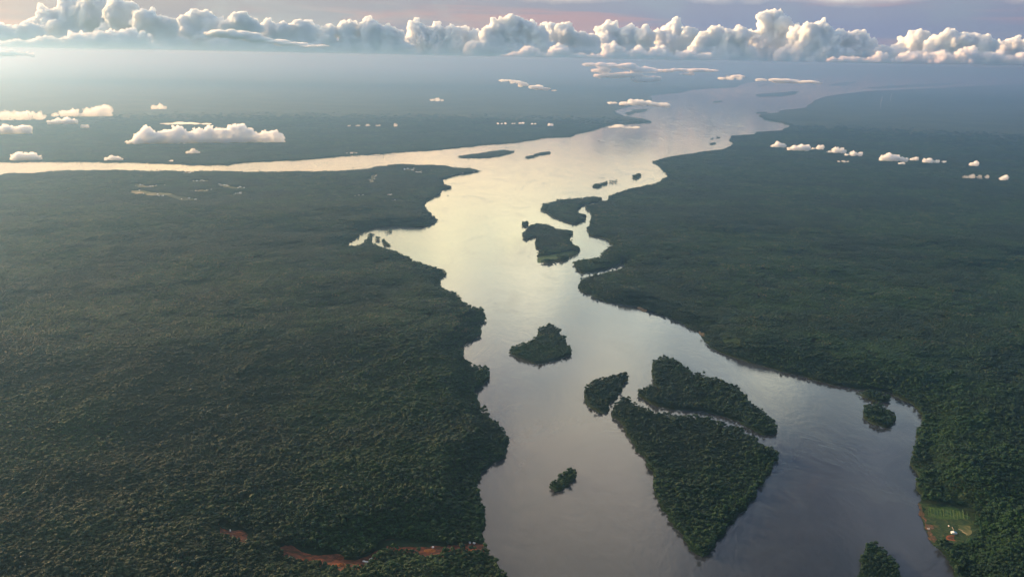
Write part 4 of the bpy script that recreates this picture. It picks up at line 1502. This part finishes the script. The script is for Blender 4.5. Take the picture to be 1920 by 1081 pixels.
# crop rows in the north of the clearing
ROWM = []
for i in range(3):
    rnd = np.random.default_rng(300 + i)
    Vs, Fs, T, n = [], [], [], 0
    for k in range(26):
        if rnd.random() < .3:
            continue
        V = ICO1[0] * (1 + rnd.uniform(-.3, .3, (42, 1))) * np.array([1.5, 1.7, 1.5]) * rnd.uniform(.5, 1.2) + np.array([rnd.normal(0, .5), k * 1.7 - 21, 1.0])
        Vs.append(V)
        Fs.append(ICO1[1] + n)
        n += 42
    ROWM.append(mesh_from('crop_row', np.concatenate(Vs), np.concatenate(Fs), [None]))
mt, N, L, o = new_mat('crop_leaves')
oi = N.new('ShaderNodeObjectInfo')
c = mixc(N, L, oi.outputs['Random'], (0.025, 0.085, 0.016), (0.085, 0.135, 0.03))
L.new(principled(N, L, c, .5, .3).outputs[0], o.inputs['Surface'])
for r_ in ROWM:
    r_.materials[0] = mt
for i in range(13):
    a, b = g1(1739 + i * 6.0, 951.5 + i * .35), g1(1741 + i * 6.1, 968 + i * .5)
    ln = math.hypot(b[0] - a[0], b[1] - a[1])
    o_ = obj('crop_row', ROWM[i % 3], None, label='green crop row in the striped field north of the farm house', category='crop row', group='crop rows in the riverside clearing')
    o_.location = ((a[0] + b[0]) / 2, (a[1] + b[1]) / 2, a[2] - .2)
    o_.rotation_euler = (0, 0, math.atan2(b[1] - a[1], b[0] - a[0]) + math.pi / 2)
    o_.scale = (random.uniform(.8, 1.5), ln / 44.0 * random.uniform(.7, 1.05), random.uniform(.6, 1.1))
    o_.location.x += random.uniform(-1.5, 1.5)
    o_.location.y += random.uniform(-4, 4)

# red bank strip along the clearing
strip = [(1722, 943), (1724.5, 944), (1728, 956), (1731, 968), (1736, 983), (1752, 986), (1752, 991), (1744, 993), (1748, 1004), (1756, 1013), (1752, 1018), (1747, 1014), (1740, 1003), (1733, 989), (1727, 968)]
sheet('red_bank', ground_poly(strip, .2, 0), M_BANK, 0.7, kind='structure')
for pts_, mt_, nm_ in [([(1778, 1003), (1790, 1004), (1791, 1014), (1776, 1013)], M_SOIL, 'bare_soil'), ([(1796, 984), (1818, 986), (1822, 1000), (1812, 1004), (1800, 996)], M_FIELD, 'trampled_ground'),
                       ([(1741, 950), (1818, 954), (1818, 973), (1742, 969)], M_MEADOW, 'striped_field')]:
    sheet(nm_, ground_poly(pts_, .15, 0), mt_, 0.5, kind='structure')


# works on the red dirt track
def truck(px, py, rz, label, colm=None):
    x, y, z = g1(px, py)
    e = empty('truck', x, y, z, rz, label, 'truck', 'white trucks on the dirt track')
    e.scale = (1.5, 1.5, 1.5)
    obj('cargo_box', boxm('cargo_box', -1.25, 1.25, -4.4, 1.6, .9, 3.4, M_WHITE, .03), e)
    c = obj('cab', boxm('cab', -1.2, 1.2, 1.9, 4.0, .7, 2.8, M_WHITE, .15), e)
    obj('windscreen', boxm('windscreen', -1.0, 1.0, 3.86, 4.02, 1.7, 2.5, M_DARK), c)
    wl = ico(1)
    for sx in (-1.15, 1.15):
        for yy in (-3.2, -1.9, 2.8):
            V = [(sx + dx, yy + .55 * math.cos(a), .55 + .55 * math.sin(a)) for dx in (-.16, .16) for a in np.arange(0, 6.28, 6.2832 / 10)]
            F = [(s, (s + 1) % 10, 10 + (s + 1) % 10) for s in range(10)] + [(s, 10 + (s + 1) % 10, 10 + s) for s in range(10)]
            F += [(0, i, i + 1) for i in range(1, 9)] + [(10, 10 + i + 1, 10 + i) for i in range(1, 9)]
            obj('wheel', mesh_from('wheel', V, F, [M_RUB]), e)
    return e


truck(683, 1053, R(60), 'white truck on the red track by the largest dug bank, left one of the pair')
truck(687, 1054, R(75), 'white truck on the red track by the largest dug bank, right one of the pair')
truck(695.5, 1048.5, R(-30), 'white truck alone where the red track climbs north')
truck(432.5, 1006, R(20), 'white truck parked in the left red soil clearing')
x, y, z = g1(812, 1026)
e = empty('storage_tank', x, y, z, 0, 'white storage tank standing on the bright orange dug ground', 'tank')
V, F = tube([(0, 0, 0), (0, 0, 4.2)], [3.4, 3.4], 16)
obj('shell', mesh_from('shell', V, F, [M_WHITE]), e)
V, F = tube([(0, 0, 4.2), (0, 0, 4.8), (0, 0, 5.2)], [3.5, 2.2, .05], 16)
obj('dome_roof', mesh_from('dome_roof', V, F, [M_WHITE]), e)
for px, py, rz, lab in [(881, 1017.5, 10, 'white-roofed shed at the riverside end of the dirt track, left of the two'), (889, 1018, 60, 'smaller white-roofed shed at the riverside end of the dirt track, right of the two'),
                        (900.5, 776, 30, 'small white hut on the left shore beside the tall dark trees')]:
    x, y, z = g1(px, py)
    house(x, y, z, R(rz), 7, 6, 3, 1.2, M_WHITE, M_TIN, M_WHITE, lab, 'shed', None, True)

# tall dark trees standing free on the left shore
for k, (px, py, sc) in enumerate([(904, 775, 1.25), (908, 775.5, 1.35), (912, 777, 1.15)]):
    x, y, z = g1(px, py)
    place_tree(x, y, z, 6 if k == 1 else 2, (sc * .85, sc * .85, sc * 1.25), ['left', 'middle and tallest', 'right'][k] + ' one of the three tall dark trees standing free on the left shore', 'tall dark trees on the left shore', k * 1.3)

# mounds of dug earth
rnd = np.random.default_rng(77)
gxm = np.linspace(-1, 1, 15)
for k, (px, py, rx, ry, h, lab) in enumerate([(630, 1046, 26, 12, 5, 'long ridge of red dug earth in the widest cut of the track'), (640, 1058, 15, 9, 4.5, 'orange heap of dug earth at the lowest point of the cut'),
                                              (806, 1032, 22, 11, 4.5, 'bright orange heap of dug earth beside the white tank'), (452, 1014, 22, 10, 4, 'red heap of dug earth in the left soil clearing')]):
    x, y, z = g1(px, py)
    V = [(u * rx, v * ry, max(-.1, h * max(0, 1 - (u * u + v * v)) ** .8 * rnd.uniform(.5, 1.25) - .1)) for u in gxm for v in gxm]
    F = [(i * 15 + j, (i + 1) * 15 + j, (i + 1) * 15 + j + 1, i * 15 + j + 1) for i in range(14) for j in range(14)]
    o_ = obj('earth_mound', mesh_from('earth_mound', V, F, [M_ORANGE if k in (1, 2) else M_SOIL]), None, label=lab, category='earth mound')
    o_.location = (x, y, z)
    o_.rotation_euler = (0, 0, rnd.uniform(-.4, .4))

# the town on the point: sixty of its houses, and the mass of the rest
def town_points(n, P, seed):
    rnd = np.random.default_rng(seed)
    lo, hi = P.min(0), P.max(0)
    out_ = np.zeros((0, 2))
    while len(out_) < n:
        q = rnd.uniform(lo, hi, (n * 3, 2))
        out_ = np.concatenate([out_, q[inside(q[:, 0], q[:, 1], P)]])
    return out_[:n]


def small_house_mesh(name, rm):
    me = bpy.data.meshes.new(name)
    W, L_, h, rh = 11, 16, 5, 3.5
    V = [(-W / 2, -L_ / 2, 0), (W / 2, -L_ / 2, 0), (W / 2, L_ / 2, 0), (-W / 2, L_ / 2, 0), (-W / 2, -L_ / 2, h), (W / 2, -L_ / 2, h), (W / 2, L_ / 2, h), (-W / 2, L_ / 2, h), (0, -L_ / 2, h + rh), (0, L_ / 2, h + rh)]
    me.from_pydata(V, [], [(0, 1, 5, 8, 4), (2, 3, 7, 9, 6), (1, 2, 6, 5), (3, 0, 4, 7), (4, 8, 9, 7), (8, 5, 6, 9)])
    me.materials.append(M_WHITE)
    me.materials.append(rm)
    me.polygons[4].material_index = 1
    me.polygons[5].material_index = 1
    return me


SH = [small_house_mesh('house_kind_%d' % i, m_) for i, m_ in enumerate((M_TIN, M_WHITE, M_RUST))]
tp = town_points(320, TOWN, 5)
for i in range(60):
    o_ = obj('town_house', SH[i % 3], None, label='pale-roofed house in the crowded town on the river point', category='house', group='houses of the town on the point')
    o_.location = (tp[i, 0], tp[i, 1], 1.6)
    o_.rotation_euler = (0, 0, random.uniform(0, 3.14))
    k = random.uniform(.9, 1.7)
    o_.scale = (k, k, k * random.uniform(.9, 1.3))
Vs, Fs, n = [], [], 0
rest = [tuple(q) for q in tp[60:]]
for k_, P in CLR:
    if k_ == 'field':
        rest += [tuple(q) for q in town_points(9, P, len(P))]
FM = []
for q in rest:
    me_ = SH[0]
    a = random.uniform(0, 3.14)
    k = random.uniform(.8, 1.6)
    ca, sa = math.cos(a) * k, math.sin(a) * k
    vv = [(v.co.x * ca - v.co.y * sa + q[0], v.co.x * sa + v.co.y * ca + q[1], v.co.z * k + 1.6) for v in me_.vertices]
    Vs += vv
    rmi = random.choice((1, 1, 2, 3))
    for f, mi in (((0, 1, 5), 0), ((0, 5, 8), 0), ((0, 8, 4), 0), ((2, 3, 7), 0), ((2, 7, 9), 0), ((2, 9, 6), 0), ((1, 2, 6), 0), ((1, 6, 5), 0), ((3, 0, 4), 0), ((3, 4, 7), 0), ((4, 8, 9), rmi), ((4, 9, 7), rmi), ((8, 5, 6), rmi), ((8, 6, 9), rmi)):
        Fs.append(tuple(i + n for i in f))
        FM.append(mi)
    n += 10
obj('town', mesh_from('town', Vs, Fs, [M_WHITE, M_TIN, M_WHITE, M_RUST], fm=FM), None, kind='stuff', label='scattered small buildings of the town and its outskirts')

# two thin smoke plumes over the far right forest
M_SMOKE, N, L, o = new_mat('thin_smoke')
d_ = N.new('ShaderNodeBsdfDiffuse')
d_.inputs['Color'].default_value = (.8, .8, .82, 1)
tpn = N.new('ShaderNodeBsdfTransparent')
lw = N.new('ShaderNodeLayerWeight')
ms = N.new('ShaderNodeMixShader')
L.new(mathn(N, L, 'MULTIPLY', mathn(N, L, 'SUBTRACT', 1.0, lw.outputs['Facing']), .55), ms.inputs[0])
L.new(tpn.outputs[0], ms.inputs[1])
L.new(d_.outputs[0], ms.inputs[2])
L.new(ms.outputs[0], o.inputs['Surface'])
for px, yb, yt, lab in [(1650, 203, 184, 'taller thin white smoke plume rising from the far right forest'), (1669, 190, 178, 'shorter thin white smoke plume rising farther off in the right forest')]:
    g = at(px, yb, 2.0)
    D = float(np.hypot(*g))
    h = (yb - yt) * D / FPX
    path = [(math.sin(i * .9) * h * .02 + i * h * .008, 0, h * i / 10) for i in range(11)]
    v, f = tube(path, [D / FPX * (.25 + .04 * i) for i in range(11)], 8)
    o_ = obj('smoke_plume', mesh_from('smoke_plume', v, f, [M_SMOKE], True), None, label=lab, category='smoke')
    o_.location = (g[0], g[1], 2.0)
